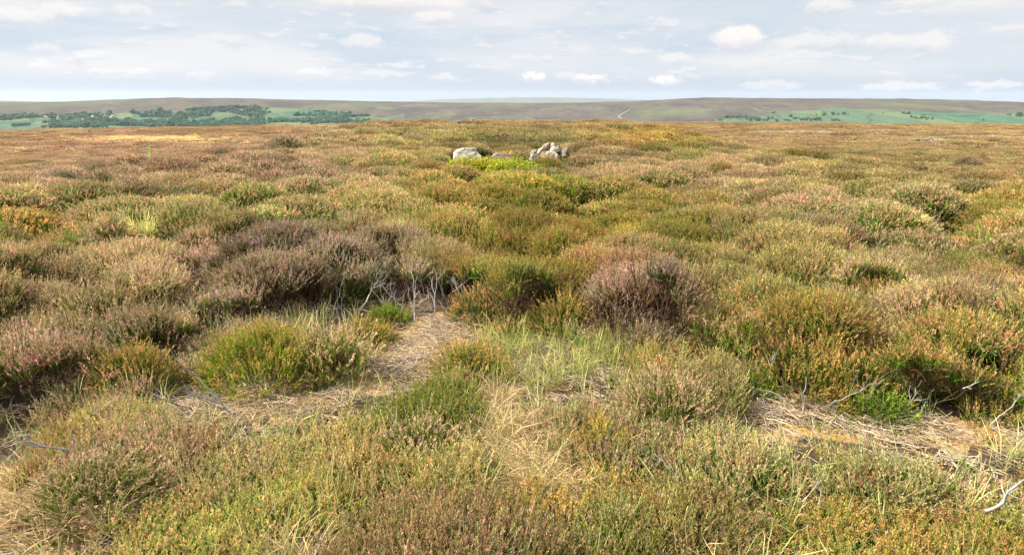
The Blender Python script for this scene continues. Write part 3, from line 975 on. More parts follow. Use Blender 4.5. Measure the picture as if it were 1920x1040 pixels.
# ------------------------------------------------------------------ heather bushes that stand out from the carpet
def bush_mesh(seed, R, H, dens, ragged=.15, nsh=10, nleaf=22, ls=.023, tipf=.32, Lp=.22):
    rg = np.random.default_rng(seed)
    base = [heather_tuft(rg, nsh, .05, Lp, nleaf, ls, .5, tipf=tipf, hug=.95, lw=.13).arrays() for _ in range(6)]
    out = PB()
    n = int(dens * math.pi * R * R)
    for i in range(n):
        r = R * math.sqrt((i + .5) / n)
        a = i * 2.39996 + rg.normal(0, .2)
        edge = r / R
        lump = .8 + .4 * float(vnoise(math.cos(a) * r * 5 + seed, math.sin(a) * r * 5, seed))
        top = H * math.sqrt(max(0, 1 - edge ** 2.6)) * lump * (1 + rg.normal(0, ragged * .5))
        top = max(top, .14)
        V, T, Q, c = base[rg.integers(0, 6)]
        s = rg.uniform(.8, 1.15)
        lean = min(1.05, edge ** 1.5 * .95 + rg.normal(0, .10))
        M = np.array(Matrix.Rotation(a, 3, 'Z') @ Matrix.Rotation(lean, 3, 'Y') @ Matrix.Rotation(rg.uniform(0, 6.28), 3, 'Z'))
        zb = max(0, top - Lp * s * math.cos(lean))
        P = (V * s) @ M.T + np.array([math.cos(a) * r * .86, math.sin(a) * r * .86, zb])
        cc = c.copy()
        cc[:, 2] = np.clip(cc[:, 2] * .8 + rg.uniform(-.1, .3), 0, 1)
        out.add(P, cc, T, Q)
    return out.mesh("bush_foliage")


def stems_mesh(seed, R, H, n):
    rg = np.random.default_rng(seed)
    return woody(rg, n, H * .95, R * .55, .0045).mesh("bush_stems")


BUSH = {}
for k, (R, H, dn) in {'small': (.26, .32, 190), 'medium': (.42, .42, 165), 'large': (.60, .52, 150)}.items():
    BUSH[k] = [(R, H, bush_mesh(500 + q + ord(k[0]) * 3, R, H, dn), stems_mesh(900 + q + ord(k[0]), R, H, 16)) for q in range(2)]
    BUSH[k + ' sparse'] = [(R, H, bush_mesh(700 + q + ord(k[0]) * 3, R, H, dn * .40, .5, nsh=9, nleaf=10, tipf=.3), stems_mesh(950 + q + ord(k[0]), R, H, 60 if k != 'small' else 30)) for q in range(2)]
for v in BUSH.values():
    for R, H, f, s in v:
        f.materials.append(M_HEATHER)
        s.materials.append(M_HEATHER)
GB = "heather bushes standing out from the carpet"
nb = [0]


def bush(px, py, w, kind, leaf, tip, label, hs=1.0, d=None, clear=.8, yaw=None, stem=(.10, .07, .05)):
    """px, py: photo position of the foot of the bush; w: its width in photo pixels"""
    x, y = at(px, py) if d is None else tuple(pt(px, py, d)[:2])
    r = math.hypot(x, y)
    wm = w / FPX * r
    key = ('small' if wm < .68 else 'medium' if wm < 1.0 else 'large') + (' sparse' if kind == 'sparse' else '')
    R, H, f, s = BUSH[key][nb[0] % 2]
    nb[0] += 1
    k = wm / 2 / (R * 1.08)
    e = bpy.data.objects.new("heather_bush", None)
    COL.objects.link(e)
    e.location = (x, y, float(soil(x, y)) - .02)
    e.rotation_euler = (0, 0, nb[0] * 1.9 if yaw is None else yaw)
    e.scale = (k, k, k * hs * (1.05 if r > 20 else 1.2))
    tag(e, label, "heather bush", GB)
    v = 1 + .1 * math.sin(nb[0] * 3.7)
    for nm, me in (("foliage", f), ("woody_stems", s)):
        o = bpy.data.objects.new(nm, me)
        COL.objects.link(o)
        o.parent = e
        o["leaf_col"] = [c * v for c in (LEAFS[leaf] if nm == "foliage" else stem)]
        o["tip_col"] = [c * v for c in (TIPS[tip] if nm == "foliage" else stem)]
    if clear: EXCL.append((x, y, wm / 2 * clear))
    return e


for a in [
    (500, 722, 250, '', 'lime', 'rust', "big bright green domed heather bush with orange tips left of the bare twiggy patch", .95),
    (622, 706, 140, '', 'olive', 'pink', "grey green heather bush with pale pink spikes, right half of the big green dome"),
    (690, 650, 110, '', 'olive', 'orange', "low orange brown heather bush on the upper left edge of the bare patch", .7),
    (885, 712, 130, '', 'olive', 'rust', "olive brown heather bush between the bare patch and the long green grass", .85),
    (1165, 650, 150, 'sparse', 'brown', 'mauve', "dark mauve grey twiggy heather bush just behind the long green grass", .9),
    (1050, 625, 110, '', 'olive', 'rust', "olive green heather bush left of the dark mauve twiggy one, behind the long grass"),
    (905, 605, 130, '', 'dark', 'rust', "dark green heather bush with bare stems at the far right corner of the bare patch"),
    (728, 606, 70, '', 'olive', 'green', "small fresh green heather bush at the far left corner of the bare patch", .8),
    (1375, 672, 130, '', 'olive', 'rust', "round brown green heather bush at the right bank's front left corner", 1.0),
    (1500, 742, 140, '', 'olive', 'rust', "olive heather bush with rusty top overhanging pale dead twigs on the right bank"),
    (1600, 748, 130, '', 'green', 'rust', "green heather bush right of the olive one, in the middle of the right bank's foot"),
    (1640, 790, 110, '', 'dark', 'green', "low dark green heather bush spreading onto the right strip of litter", .7),
    (1850, 765, 95, '', 'lime', 'gold', "fresh bright green heather bush at the right end of the bank"),
    (1880, 670, 120, 'sparse', 'grey', 'mauve', "mauve grey half dead heather bush high on the right bank near the picture edge"),
    (1405, 745, 90, '', 'green', 'green', "small dark green heather bush in the gap beside pale dead stems", .8),
    (1115, 858, 130, '', 'olive', 'orange', "orange topped heather bush beside the straw path in the foreground", .8),
    (1250, 800, 200, '', 'olive', 'pink', "broad pinkish brown heather mound right of the orange topped bush", 1.0),
    (1290, 720, 120, '', 'olive', 'pink', "low buff pink heather bush in front of the bare reddish stems", .6),
    (790, 870, 200, '', 'olive', 'pink', "broad pink brown heather mound left of the straw path", .65),
    (190, 950, 260, '', 'olive', 'pink', "broad foreground heather mound with pinkish tips above the straw corner at lower left", .55),
    (1170, 540, 100, 'sparse', 'brown', 'mauve', "upright brown twiggy heather bush behind the dark mauve one", 1.1),
    (1290, 560, 100, 'sparse', 'brown', 'mauve', "bare reddish heather bush in the gap left of the round brown green bush", 1.1),
    (605, 530, 80, 'sparse', 'brown', 'mauve', "dark purple brown twiggy heather bush left of the pale upright stems", 1.1),
    (660, 560, 90, '', 'green', 'buff', "pale green heather bush in front of the dark purple brown twiggy one"),
    (725, 520, 90, 'sparse', 'grey', 'mauve', "grey heather bush directly above the pale upright stems"),
    (900, 530, 90, 'sparse', 'brown', 'mauve', "grey brown heather bush with a bent pale branch, right of the upright stems", .9),
    (440, 575, 120, 'sparse', 'grey', 'pink', "pinkish grey twiggy heather bush on the left bank behind the big green dome", 1.1),
    (350, 560, 100, 'sparse', 'brown', 'pink', "brown pink twiggy heather bush left of the pinkish grey one on the left bank", 1.1),
    (405, 630, 80, 'sparse', 'grey', 'mauve', "small ash grey dead heather bush at the back left shoulder of the big green dome"),
    (190, 640, 170, '', 'olive', 'pink', "broad pink tinged heather bush in the middle of the left bank"),
    (60, 720, 160, '', 'grey', 'pink', "straggling grey pink heather bush above the dark hollow at the left edge"),
    (250, 735, 150, '', 'olive', 'rust', "olive heather bush drooping over the dark hollow left of the pale dead stems"),
    (90, 520, 130, '', 'dark', 'rust', "dark green heather bush with rusty tips high at the left edge"),
    (190, 362, 75, 'sparse', 'dark', 'brown', "dark leafless looking heather shrub with a visible trunk behind the pale grass tuft", 1.0),
    (120, 355, 70, '', 'dark', 'mauve', "grey green heather bush left of the dark leafless looking shrub"),
    (535, 290, 80, '', 'dark', 'pink', "dark heather bush with a pink crown on the near rise's left skyline"),
    (415, 300, 45, '', 'dark', 'green', "small dark green heather bush lower on the left skyline of the near rise"),
    (780, 278, 55, 'sparse', 'grey', 'pink', "pale pink grey heather bush up slope from the cream boulder"),
    (800, 345, 85, '', 'dark', 'rust', "dark olive heather bush in front and left of the cream boulder"),
    (930, 380, 65, 'sparse', 'brown', 'pink', "brown pink heather bush in front of the bilberry"),
    (965, 405, 60, 'sparse', 'brown', 'pink', "rosy brown dead heather bush below the brown pink one"),
    (1025, 325, 70, '', 'green', 'rust', "green heather bush hiding the foot of the cairn"),
    (1350, 345, 80, '', 'dark', 'rust', "dark green heather bush on the right side of the near rise"),
    (1275, 285, 45, 'sparse', 'dark', 'brown', "small dark twiggy heather bush right of the cairn near the skyline"),
    (1485, 312, 75, '', 'dark', 'rust', "dark green heather bush on the right edge of the near rise before the flat moor"),
    (1580, 345, 60, 'sparse', 'grey', 'pink', "pale grey pink heather bush right of the dark green one by the flat moor"),
    (1815, 318, 50, '', 'grey', 'pink', "grey heather bush with pale tips at the edge of the right flat moor"),
    (1860, 360, 75, '', 'dark', 'rust', "dark green heather bush near the right picture edge below the flat moor"),
    (590, 400, 80, '', 'dark', 'brown', "dark brown green heather bush half way down the left of the near rise"),
    (1210, 385, 70, '', 'green', 'pink', "pink topped green heather bush in the middle distance right of the bilberry"),
    (1640, 590, 110, '', 'dark', 'rust', "dark gapped heather bush in the middle of the right bank")]:
    bush(*a[:7], hs=a[7] if len(a) > 7 else 1.0)


# ------------------------------------------------------------------ bilberry, fern, tussocks
def leafy(seed, R, H, n, leaf):
    rg = np.random.default_rng(seed)
    out = PB()
    st = PB()
    for i in range(n):
        a, r = rg.uniform(0, 6.283), R * math.sqrt(rg.uniform())
        top = H * math.sqrt(max(.05, 1 - (r / R) ** 2)) * rg.uniform(.7, 1.1)
        p = np.array([math.cos(a) * r, math.sin(a) * r, 0])
        d = np.array([math.cos(a) * .35 * r / R + rg.normal(0, .15), math.sin(a) * .35 * r / R + rg.normal(0, .15), 1])
        rnd = rg.uniform()
        ribbon(st, p + np.outer(np.linspace(0, 1, 4) * top, d), np.array([.003, .0025, .002, .001]), np.c_[np.zeros(4), np.ones(4), np.full(4, rnd)], rg.normal(0, 1, 3))
        for q in range(13):
            t = rg.uniform(.35, 1.02)
            b = p + d * top * t
            aa, ri = rg.uniform(0, 6.283), rg.uniform(-.1, .9)
            D = np.array([math.cos(aa) * math.cos(ri), math.sin(aa) * math.cos(ri), math.sin(ri)])
            S = np.cross(D, [0, 0, 1.0])
            S /= np.linalg.norm(S) + 1e-9
            l = leaf * rg.uniform(.7, 1.3)
            N = np.cross(S, D)
            V = np.array([b, b + D * l * .5 + S * l * .33, b + D * l, b + D * l * .5 - S * l * .33, b + D * l * .5 - N * l * .08])
            out.add(V, np.c_[np.full(5, rg.uniform() ** 3), np.zeros(5), np.full(5, rg.uniform() * .6 + rnd * .4)], T=[[0, 1, 4], [1, 2, 4], [2, 3, 4], [3, 0, 4]])
    return out.mesh("leaves"), st.mesh("stems")


bil = [leafy(61, .42, .34, 420, .030), leafy(62, .42, .30, 380, .030)]
for i, (px, py, w, hs, lab) in enumerate([
    (880, 333, 66, 1.0, "yellow green bilberry shrub right under the cream boulder"),
    (965, 345, 76, 1.15, "greenest and largest bilberry shrub, below the pale slabs"),
    (925, 332, 60, .9, "yellow bilberry shrub in the middle, under the mauve grey boulder"),
    (870, 352, 50, .8, "small green bilberry shrub at the lower left of the bilberry patch"),
    (918, 352, 56, .8, "yellow green bilberry shrub low in the patch beside the brown pink heather bush"),
    (992, 340, 40, .7, "small dull green bilberry shrub at the patch's right end under the cairn")]):
    x, y = tuple(pt(px, py, (21.1, 20.3, 21.0, 20.0, 19.7, 20.8)[i])[:2])
    k = w / FPX * 22.5 / 2 / .44
    e = bpy.data.objects.new("bilberry_shrub", None)
    COL.objects.link(e)
    e.location, e.rotation_euler, e.scale = (x, y, float(soil(x, y)) - .02), (0, 0, i * 1.3), (k * 1.35, k * 1.35, k * hs * 1.1)
    tag(e, lab, "bilberry", "bilberry shrubs below the boulders")
    for nm, me, mt_ in (("foliage", bil[i % 2][0], M_LEAF), ("woody_stems", bil[i % 2][1], M_LEAF)):
        if not len(me.materials): me.materials.append(mt_)
        o = bpy.data.objects.new(nm, me)
        COL.objects.link(o)
        o.parent = e
        o["leaf_col"] = [(.30, .31, .018), (.20, .28, .018), (.34, .31, .022), (.18, .26, .022), (.24, .29, .018), (.20, .23, .025)][i]
        o["tip_col"] = (.46, .42, .05)
    EXCL.append((x, y, k * .36))


def fern_mesh(seed):
    rg = np.random.default_rng(seed)
    pb = PB()
    for k in range(8):
        a = k * 6.283 / 8 + rg.normal(0, .2)
        L = rg.uniform(.5, .75) if k else .55
        el_ = rg.uniform(.3, .65) if k else 1.4
        t = np.linspace(0, 1, 22)
        h = np.array([math.cos(a), math.sin(a), 0])
        P = np.outer(t * L * math.cos(el_), h) + np.outer(t * L * math.sin(el_) - .38 * L * t ** 2 * (1 if k else 0), [0, 0, 1])
        S = np.cross(h, [0, 0, 1.0])
        ribbon(pb, P, .004 * (1.1 - t), np.c_[np.zeros(22), np.zeros(22), np.full(22, .4)], h)
        for i in range(3, 22):
            w = .15 * L / .5 * math.sin(math.pi * min(1, (t[i] * .85 + .12))) * (1 if k else .2)
            T = P[i] - P[i - 1]
            T /= np.linalg.norm(T)
            for sg in (-1, 1):
                b, e = P[i], P[i] + S * sg * w + T * w * .35 - np.array([0, 0, .12 * w])
                m = (b + e) / 2
                u = T * .012
                pb.add([b - u * .6, m - u, e, m + u, b + u * .6], np.c_[np.full(5, .1), np.zeros(5), np.full(5, rg.uniform())], T=[[0, 1, 3], [1, 2, 3], [0, 3, 4]])
    return pb.mesh("fern")


x, y = at(278, 307, .25)
fern = link("fern", fern_mesh(8), M_LEAF)
fern.location, fern.scale = (x, y, float(soil(x, y)) + .16), (math.hypot(x, y) / 20,) * 3
fern["leaf_col"], fern["tip_col"] = (.15, .30, .03), (.26, .36, .06)
tag(fern, "single bright green fern with one upright frond in the rusty heather at left", "fern")
EXCL.extend([(x * (1 - .02 * q), y * (1 - .02 * q), .8) for q in range(5)])


def tussock(px, py, w, d, seed, leaf, tip, label, L=.55, n=260, droop=.5):
    x, y = tuple(pt(px, py, d)[:2])
    R = w / FPX * d / 2
    o = link("grass_tussock", blades(np.random.default_rng(seed), n, L, R * .6, .006, droop, .45).mesh("tussock"), M_GRASS)
    o.location = (x, y, float(soil(x, y)))
    o["leaf_col"], o["tip_col"] = leaf, tip
    tag(o, label, "grass tussock", "grass tussocks")
    EXCL.append((x, y, R * .8))
    for q in range(1, 7): EXCL.append((x * (1 - .03 * q), y * (1 - .03 * q), R * .8))


tussock(265, 408, 90, math.hypot(*at(262, 408, .38)) * .96, 3, (.42, .40, .11), (.56, .50, .20), "pale yellow green grass tuft bowing over in the heather at left", L=.70, n=1100, droop=.9)
tussock(1856, 262, 20, math.hypot(*at(1856, 262, .1)), 5, (.24, .30, .04), (.36, .36, .08), "small yellow green grass tussock alone on the right flat moor", L=.35, n=200)

# ------------------------------------------------------------------ dead branches
def branch_mesh(name, A, B, r0, seed, forks=3, kink=.10, side=.45, sub=2, lenf=.5):
    """gnarled forked branch from A to B (world coordinates relative to A)"""
    rg = np.random.default_rng(seed)
    Vs, Qs, n0 = [], [], 0

    def tube(P, R):
        nonlocal n0
        T = np.gradient(P, axis=0)
        T /= np.linalg.norm(T, axis=1, keepdims=True) + 1e-9
        U = np.cross(T, [.31, .21, .93])
        U /= np.linalg.norm(U, axis=1, keepdims=True) + 1e-9
        W_ = np.cross(T, U)
        m = 6
        th = np.arange(m) * 2 * math.pi / m
        ring = P[:, None] + (U[:, None] * np.cos(th)[None, :, None] + W_[:, None] * np.sin(th)[None, :, None]) * R[:, None, None] * (1 + .22 * np.sin(3 * th + 1)[None, :, None])
        Vs.append(ring.reshape(-1, 3))
        i = np.arange(len(P) - 1)[:, None] * m
        j = np.arange(m)[None]
        Qs.append((np.stack([i + j, i + (j + 1) % m, i + m + (j + 1) % m, i + m + j], -1).reshape(-1, 4)) + n0)
        n0 += ring.shape[0] * m

    def grow(a, b, r, level):
        L = np.linalg.norm(b - a)
        k = 9 if level == 0 else 6
        t = np.linspace(0, 1, k)
        P = a + np.outer(t, b - a)
        off = np.cumsum(rg.normal(0, kink * L / math.sqrt(k), (k, 3)), axis=0)
        off -= np.outer(t, off[-1])
        P = P + off * (t ** .5)[:, None]
        P[:, 2] += 0
        tube(P, r * (1 - .72 * t))
        if level < sub:
            for q in range(forks if level == 0 else 2):
                i = rg.integers(max(1, k // 4), k - 1)
                d = (P[min(i + 1, k - 1)] - P[i - 1])
                d /= np.linalg.norm(d) + 1e-9
                d = d + rg.normal(0, side, 3)
                d /= np.linalg.norm(d)
                grow(P[i], P[i] + d * L * lenf * rg.uniform(.5, 1.0), r * (1 - .72 * t[i]) * .7, level + 1)
    grow(np.zeros(3), np.asarray(B) - np.asarray(A), r0, 0)
    return mesh_np(name, np.concatenate(Vs), [np.concatenate(Qs)], smooth=True)


nbr = [0]


def branch(p0, p1, r0, label, white=True, dz=0.0, back=0.0, forks=3, kink=.10, side=.45, sub=2, group=None, name="dead_branch"):
    x, y = at(*p0, dz)
    d = math.hypot(x, y)
    A = np.array([x, y, float(soil(x, y)) + dz])
    B = pt(*p1, d + back)
    zmin = float(soil(B[0], B[1])) + .012
    if B[2] < zmin:
        bx_, by_ = at(*p1, .02)
        B = np.array([bx_, by_, float(soil(bx_, by_)) + .02])
    nbr[0] += 1
    o = link(name, branch_mesh(name, A, B, r0, 300 + nbr[0], forks, kink, side, sub), BARK_WHITE if white else BARK_GREY)
    if 590 < p0[0] < 900 and p0[1] < 620:
        EXCL.extend([(x * (1 - q * .03), y * (1 - q * .03), .15) for q in range(6)])
    o.location = A
    tag(o, label, "branch", group or "dead heather branches")
    return o


for a in [
    ((1848, 958), (1935, 893), .011, "bleached white forked branch lying in the heather at the lower right edge", True, .14, .05, 4),
    ((1857, 796), (1912, 738), .007, "pale branch rising at the right edge against the green bank", True, .03, .05, 3),
    ((1868, 806), (1850, 792), .006, "short curved white twig at the foot of the pale branch by the right edge", True, .02, 0, 1),
    ((1692, 776), (1728, 712), .007, "reddish grey forked stem with white tips at the foot of the right bank", True, .02, .05, 4),
    ((1722, 778), (1752, 730), .006, "thin slanting pale stem right of the reddish forked one", True, .02, .05, 1),
    ((1806, 728), (1838, 714), .006, "short pale twig caught high in the fresh green bush on the right bank", True, .30, 0, 2),
    ((1506, 782), (1512, 705), .006, "thin upright white stem before the olive bush on the right bank", True, .01, .0, 1),
    ((1524, 772), (1418, 728), .0045, "long bleached branch lying to the left on the right strip of litter", True, .03, 0, 3),
    ((1526, 772), (1652, 716), .0045, "long pale branch reaching up to the right out of the litter strip", True, .02, .1, 4),
    ((1523, 774), (1522, 838), .0045, "pale branch lying towards the viewer across the yellow moss", True, .03, 0, 2),
    ((1562, 790), (1590, 810), .006, "short grey branch lying on the litter right of the yellow moss", True, .03, 0, 2),
    ((1622, 772), (1642, 717), .006, "pale crooked stem rising before the low dark green bush", True, .05, 0, 2),
    ((1578, 748), (1556, 714), .006, "pale curved stem forked at the foot of the green bush on the right bank", True, .05, 0, 3),
    ((1432, 740), (1452, 664), .007, "bundle of straw pale dead stems rising in the gap of the right bank", True, .02, .1, 6),
    ((1436, 742), (1420, 690), .006, "thin upright pale stem left of the straw pale bundle", True, .02, .05, 3),
    ((1142, 768), (1115, 716), .004, "thin bare stem leaning left above the broad pinkish mound", True, .2, 0, 1),
    ((1268, 897), (1226, 850), .005, "thin bleached stick slanting in the foreground heather right of the straw path", True, .12, 0, 1),
    ((1505, 940), (1532, 905), .005, "small bent white twig in the foreground heather at lower right", True, .14, 0, 2),
    ((1535, 945), (1540, 912), .005, "little curled pale twig next to the small bent white one", True, .14, 0, 2),
    ((777, 602), (776, 500), .010, "tallest pale upright forked stem behind the bare patch", True, 0, .05, 5),
    ((818, 602), (812, 498), .008, "crooked upright pale stem right of the tallest one behind the bare patch", True, 0, .05, 4),
    ((762, 580), (710, 526), .008, "pale branch leaning left, between the two groups of upright stems", True, .05, 0, 4),
    ((672, 588), (714, 505), .008, "pale forked stem leaning right, leftmost of the upright stems", True, .0, .05, 5),
    ((648, 618), (619, 572), .007, "white forked twig sticking out of the low orange bush", True, .12, 0, 2),
    ((657, 612), (651, 584), .006, "short white stick right of the forked twig in the low orange bush", True, .12, 0, 0),
    ((848, 548), (897, 503), .008, "bent grey branch arching right above the dark green bush", True, .15, 0, 4),
    ((742, 520), (728, 470), .007, "grey stem standing in the grey heather bush above the upright stems", False, .1, 0, 4),
    ((450, 795), (348, 690), .009, "long pale dead branch fanned out against the left side of the big green dome", True, .02, .1, 6),
    ((425, 770), (345, 720), .008, "second pale dead branch, below the long fanned one by the big green dome", True, .03, 0, 6),
    ((440, 752), (355, 745), .008, "grey dead branch lying level on the orange moss left of the big green dome", False, .05, 0, 5),
    ((345, 752), (262, 715), .008, "grey tangled branch trailing left into the dark hollow", False, .05, 0, 7),
    ((360, 765), (258, 748), .008, "lowest grey tangled branch at the mouth of the dark hollow", False, .05, 0, 7),
    ((134, 846), (14, 812), .009, "bleached bent branch hanging over the dark corner at the left edge", True, .18, 0, 3),
    ((42, 832), (-6, 885), .006, "thin grey branch drooping down at the very left edge", True, .2, 0, 3),
    ((150, 800), (236, 728), .006, "long straw pale stem bundle above the left foreground mound", False, .15, .1, 7),
    ((175, 790), (245, 755), .006, "lower grey stem bundle pointing right above the left foreground mound", False, .15, 0, 7),
    ((137, 832), (134, 803), .006, "short upright white stick on top of the left foreground mound", True, .22, 0, 1),
    ((1108, 634), (1068, 598), .006, "pale stick slanting in front of the dark mauve twiggy bush", True, .10, 0, 1),
    ((590, 1042), (614, 984), .006, "pale stick leaning right at the bottom edge", True, .08, 0, 2),
    ((24, 1012), (52, 1036), .007, "short pale stick lying on the straw at the lower left corner", True, .02, 0, 1),
    ((1312, 640), (1262, 590), .007, "reddish grey bare branch in the gap left of the round brown green bush", False, .05, .1, 7),
    ((1275, 640), (1290, 560), .007, "upright reddish grey stems beside the gap, under the bare reddish bush", False, .05, .1, 7),
    ((720, 700), (800, 655), .006, "grey twig lying across the middle of the bare patch", False, .02, 0, 3),
    ((770, 640), (845, 628), .006, "dark weathered twig lying at the far side of the bare patch", False, .02, 0, 3)]:
    branch(*a[:4], white=a[4], dz=a[5], back=a[6], forks=a[7])

# thin dead stems that nothing tells apart
rb = np.random.default_rng(5)
for i in range(24):
    px, py = rb.uniform(570, 900), rb.uniform(565, 606)
    branch((px, py), (px + rb.normal(0, 22), py - rb.uniform(45, 95)), rb.uniform(.0035, .006), "thin grey dead stem standing among the heather at the far edge of the bare patch", white=rb.uniform() < .5, dz=.0, back=rb.uniform(-.1, .1),
           forks=int(rb.integers(1, 5)), kink=.15, group="thin dead stems behind the bare patch")
for i in range(20):
    px, py = rb.uniform(1400, 1900), rb.uniform(755, 800)
    px = px if py > 742 + (px - 1400) * .08 else px
    a = rb.uniform(-1.2, 1.2)
    branch((px, py + 8), (px + 70 * math.sin(a) * rb.uniform(.4, 1.2), py - 45 * abs(math.cos(a)) * rb.uniform(.1, .8)), rb.uniform(.003, .005), "short weathered heather twig lying on the strip of litter below the right bank", white=rb.uniform() < .4, dz=.015,
           forks=int(rb.integers(1, 4)), kink=.13, group="twigs on the right strip of litter")
for i in range(18):
    u = rb.uniform()
    px, py = 440 + 380 * u + rb.normal(0, 20), 775 - 140 * u + rb.normal(0, 14)
    a = rb.uniform(-1.5, 1.5)
    branch((px, py), (px + 60 * math.sin(a) * rb.uniform(.4, 1.2), py - 16 * abs(math.cos(a)) * rb.uniform(.1, 1)), rb.uniform(.003, .005), "short weathered heather twig lying on the bare patch beside the big green dome", white=rb.uniform() < .4, dz=.015,
           forks=int(rb.integers(1, 4)), kink=.13, group="twigs on the bare patch")

# ------------------------------------------------------------------ twig litter, straw and grass
def sticks(rng, n, R, L, w, flat=.25):
    pb = PB()
    for _ in range(n):
        p = np.array([rng.normal(0, R * .5), rng.normal(0, R * .5), rng.uniform(.003, .03)])
        a = rng.uniform(0, 6.283)
        l = L * rng.uniform(.3, 1.0)
        k = 5
        t = np.linspace(-.5, .5, k)
        P = p + np.outer(t * l, [math.cos(a), math.sin(a), rng.normal(0, flat * .5)])
        P += np.cumsum(rng.normal(0, l * .045, (k, 3)) * [1, 1, .5], axis=0)
        P[:, 2] = np.abs(P[:, 2])
        r = rng.uniform()
        for sd in ([0.01, 0, 1.0], [math.cos(a + 1.57), math.sin(a + 1.57), .01]):
            ribbon(pb, P, w * rng.uniform(.5, 1.2) * np.linspace(1, .6, k), np.c_[np.full(k, r), np.zeros(k), np.full(k, rng.uniform())], np.array(sd))
    return pb


rg = np.random.default_rng(77)
L_PROTO = proto_collection("litter_bundle", [sticks(rg, 13, .13, .20, .0034).mesh("twigs") for _ in range(4)] + [sticks(rg, 22, .12, .13, .0022).mesh("straws") for _ in range(4)] +
                           [blades(rg, 22, .24, .05, .0018, 1.5, 1.1).mesh("bent_straw") for _ in range(4)], M_GRASS)
n = 110000
r = np.sqrt(rg.uniform(1.8 ** 2, 12 ** 2, n))
a = rg.uniform(-1.0, 1.0, n)
x, y = np.sin(a) * r, np.cos(a) * r
_, _, bare, straw, lush, tall = zones(x, y)
p_keep = np.where(bare, .75, np.where(straw, .42, np.where(lush, .2, np.where(tall, .02, .05))))
dense = fbm(x * 2.4, y * 2.4, 301, 3)
k = rg.uniform(0, 1, n) < p_keep * np.where(bare, ss(dense, .36, .66), 1)
x, y, bare, straw = x[k], y[k], bare[k], straw[k]
m = len(x)
idx = np.where(straw & (rg.uniform(0, 1, m) < .75), rg.integers(8, 12, m), np.where(rg.uniform(0, 1, m) < .55, rg.integers(0, 4, m), rg.integers(4, 8, m)))
lc = np.where((idx < 4)[:, None], (.34, .25, .15), (.38, .27, .12)) * rg.normal(1, .16, (m, 1))
tc = np.where((idx < 4)[:, None], (.54, .45, .34), (.47, .35, .19)) * rg.normal(1, .12, (m, 1))
lit_o = scatter("twig_litter", L_PROTO, np.c_[x, y, soil(x, y) + rg.uniform(.0, .02, m)], np.c_[rg.normal(0, .12, m), rg.normal(0, .12, m), rg.uniform(-3.14, 3.14, m)],
                np.ones((m, 3)) * rg.uniform(.7, 1.35, m)[:, None], idx, np.clip(lc, .02, .9), np.clip(tc, .02, .9))
tag(lit_o, "pale broken twigs and straw strewn over the bare patches of ground", "twig litter", kind="stuff")

G_PROTO = proto_collection("grass_tuft", [blades(rg, 9, .34, .05, .0030, .6, .42).mesh("green_blades") for _ in range(6)] + [blades(rg, 34, .42, .16, .008, .8, .45).mesh("pale_blades") for _ in range(4)], M_GRASS)
GP = {k_: [] for k_ in 'PRSILT'}


def add_grass(x, y, lo, hi, smin, smax, leaf, tip):
    m = len(x)
    GP['P'].append(np.c_[x, y, soil(x, y)])
    GP['R'].append(np.c_[rg.normal(0, .12, m), rg.normal(0, .12, m), rg.uniform(-3.14, 3.14, m)])
    GP['S'].append(np.ones((m, 3)) * rg.uniform(smin, smax, m)[:, None])
    GP['I'].append(rg.integers(lo, hi, m))
    v = rg.normal(1, .15, (m, 1))
    GP['L'].append(np.array(leaf) * v)
    GP['T'].append(np.array(tip) * v)


n = 66000
r = np.sqrt(rg.uniform(1.8 ** 2, 12 ** 2, n))
a = rg.uniform(-1.0, 1.0, n)
x, y = np.sin(a) * r, np.cos(a) * r
px, py, bare, straw, lush, tall = zones(x, y)
rr = rg.uniform(0, 1, n)
k = lush & (rr < .22)
add_grass(x[k], y[k], 0, 6, .65, 1.1, (.15, .21, .040), (.42, .36, .12))
k = (~tall) & (~bare) & (~lush) & (rr < .035)
add_grass(x[k], y[k], 0, 6, .7, 1.2, (.17, .23, .06), (.45, .36, .17))
k = tall & (r < 11) & (rr > .98) & (px > 1600) & (py > 700)
add_grass(x[k], y[k], 0, 6, .8, 1.2, (.12, .20, .05), (.24, .28, .09))
# pale moor grass: (photo x, y, rx, ry, distance hint, count, colour)
for zx, zy, rx, ry, cnt, lf, tp in [(225, 388, 90, 14, 130, (0.510, 0.441, 0.139), (0.673, 0.534, 0.255)), (300, 261, 150, 6, 900, (0.580, 0.429, 0.151), (0.719, 0.545, 0.232)), (60, 240, 130, 4, 500, (0.580, 0.441, 0.139), (0.696, 0.534, 0.209)),
                                    (20, 283, 30, 4, 60, (0.603, 0.441, 0.151), (0.719, 0.545, 0.232)), (1560, 249, 190, 2.2, 120, (0.348, 0.306, 0.236), (0.460, 0.418, 0.348)), (1850, 257, 110, 2.5, 60, (0.334, 0.278, 0.195), (0.418, 0.362, 0.265)),
                                    (1018, 326, 8, 4, 3, (0.580, 0.487, 0.174), (0.719, 0.580, 0.278)), (640, 236, 120, 3, 260, (0.510, 0.383, 0.139), (0.638, 0.487, 0.209)), (180, 235, 60, 2, 160, (0.603, 0.441, 0.151), (0.696, 0.522, 0.209)), (960, 229, 60, 2, 90, (0.487, 0.383, 0.162), (0.638, 0.487, 0.232))]:
    xs_, ys_ = [], []
    for q in range(int(cnt * (2.2 if zy < 300 and zx < 700 else 1.3))):
        u = rg.normal(0, .5, 2)
        p = at(zx + u[0] * rx, zy + u[1] * ry, .38 if zy > 300 else .2)
        xs_.append(p[0])
        ys_.append(p[1])
    xs_, ys_ = np.array(xs_), np.array(ys_)
    add_grass(xs_, ys_, 6, 10, .9, 1.5, lf, tp)
cg = {k_: np.concatenate(v) for k_, v in GP.items()}
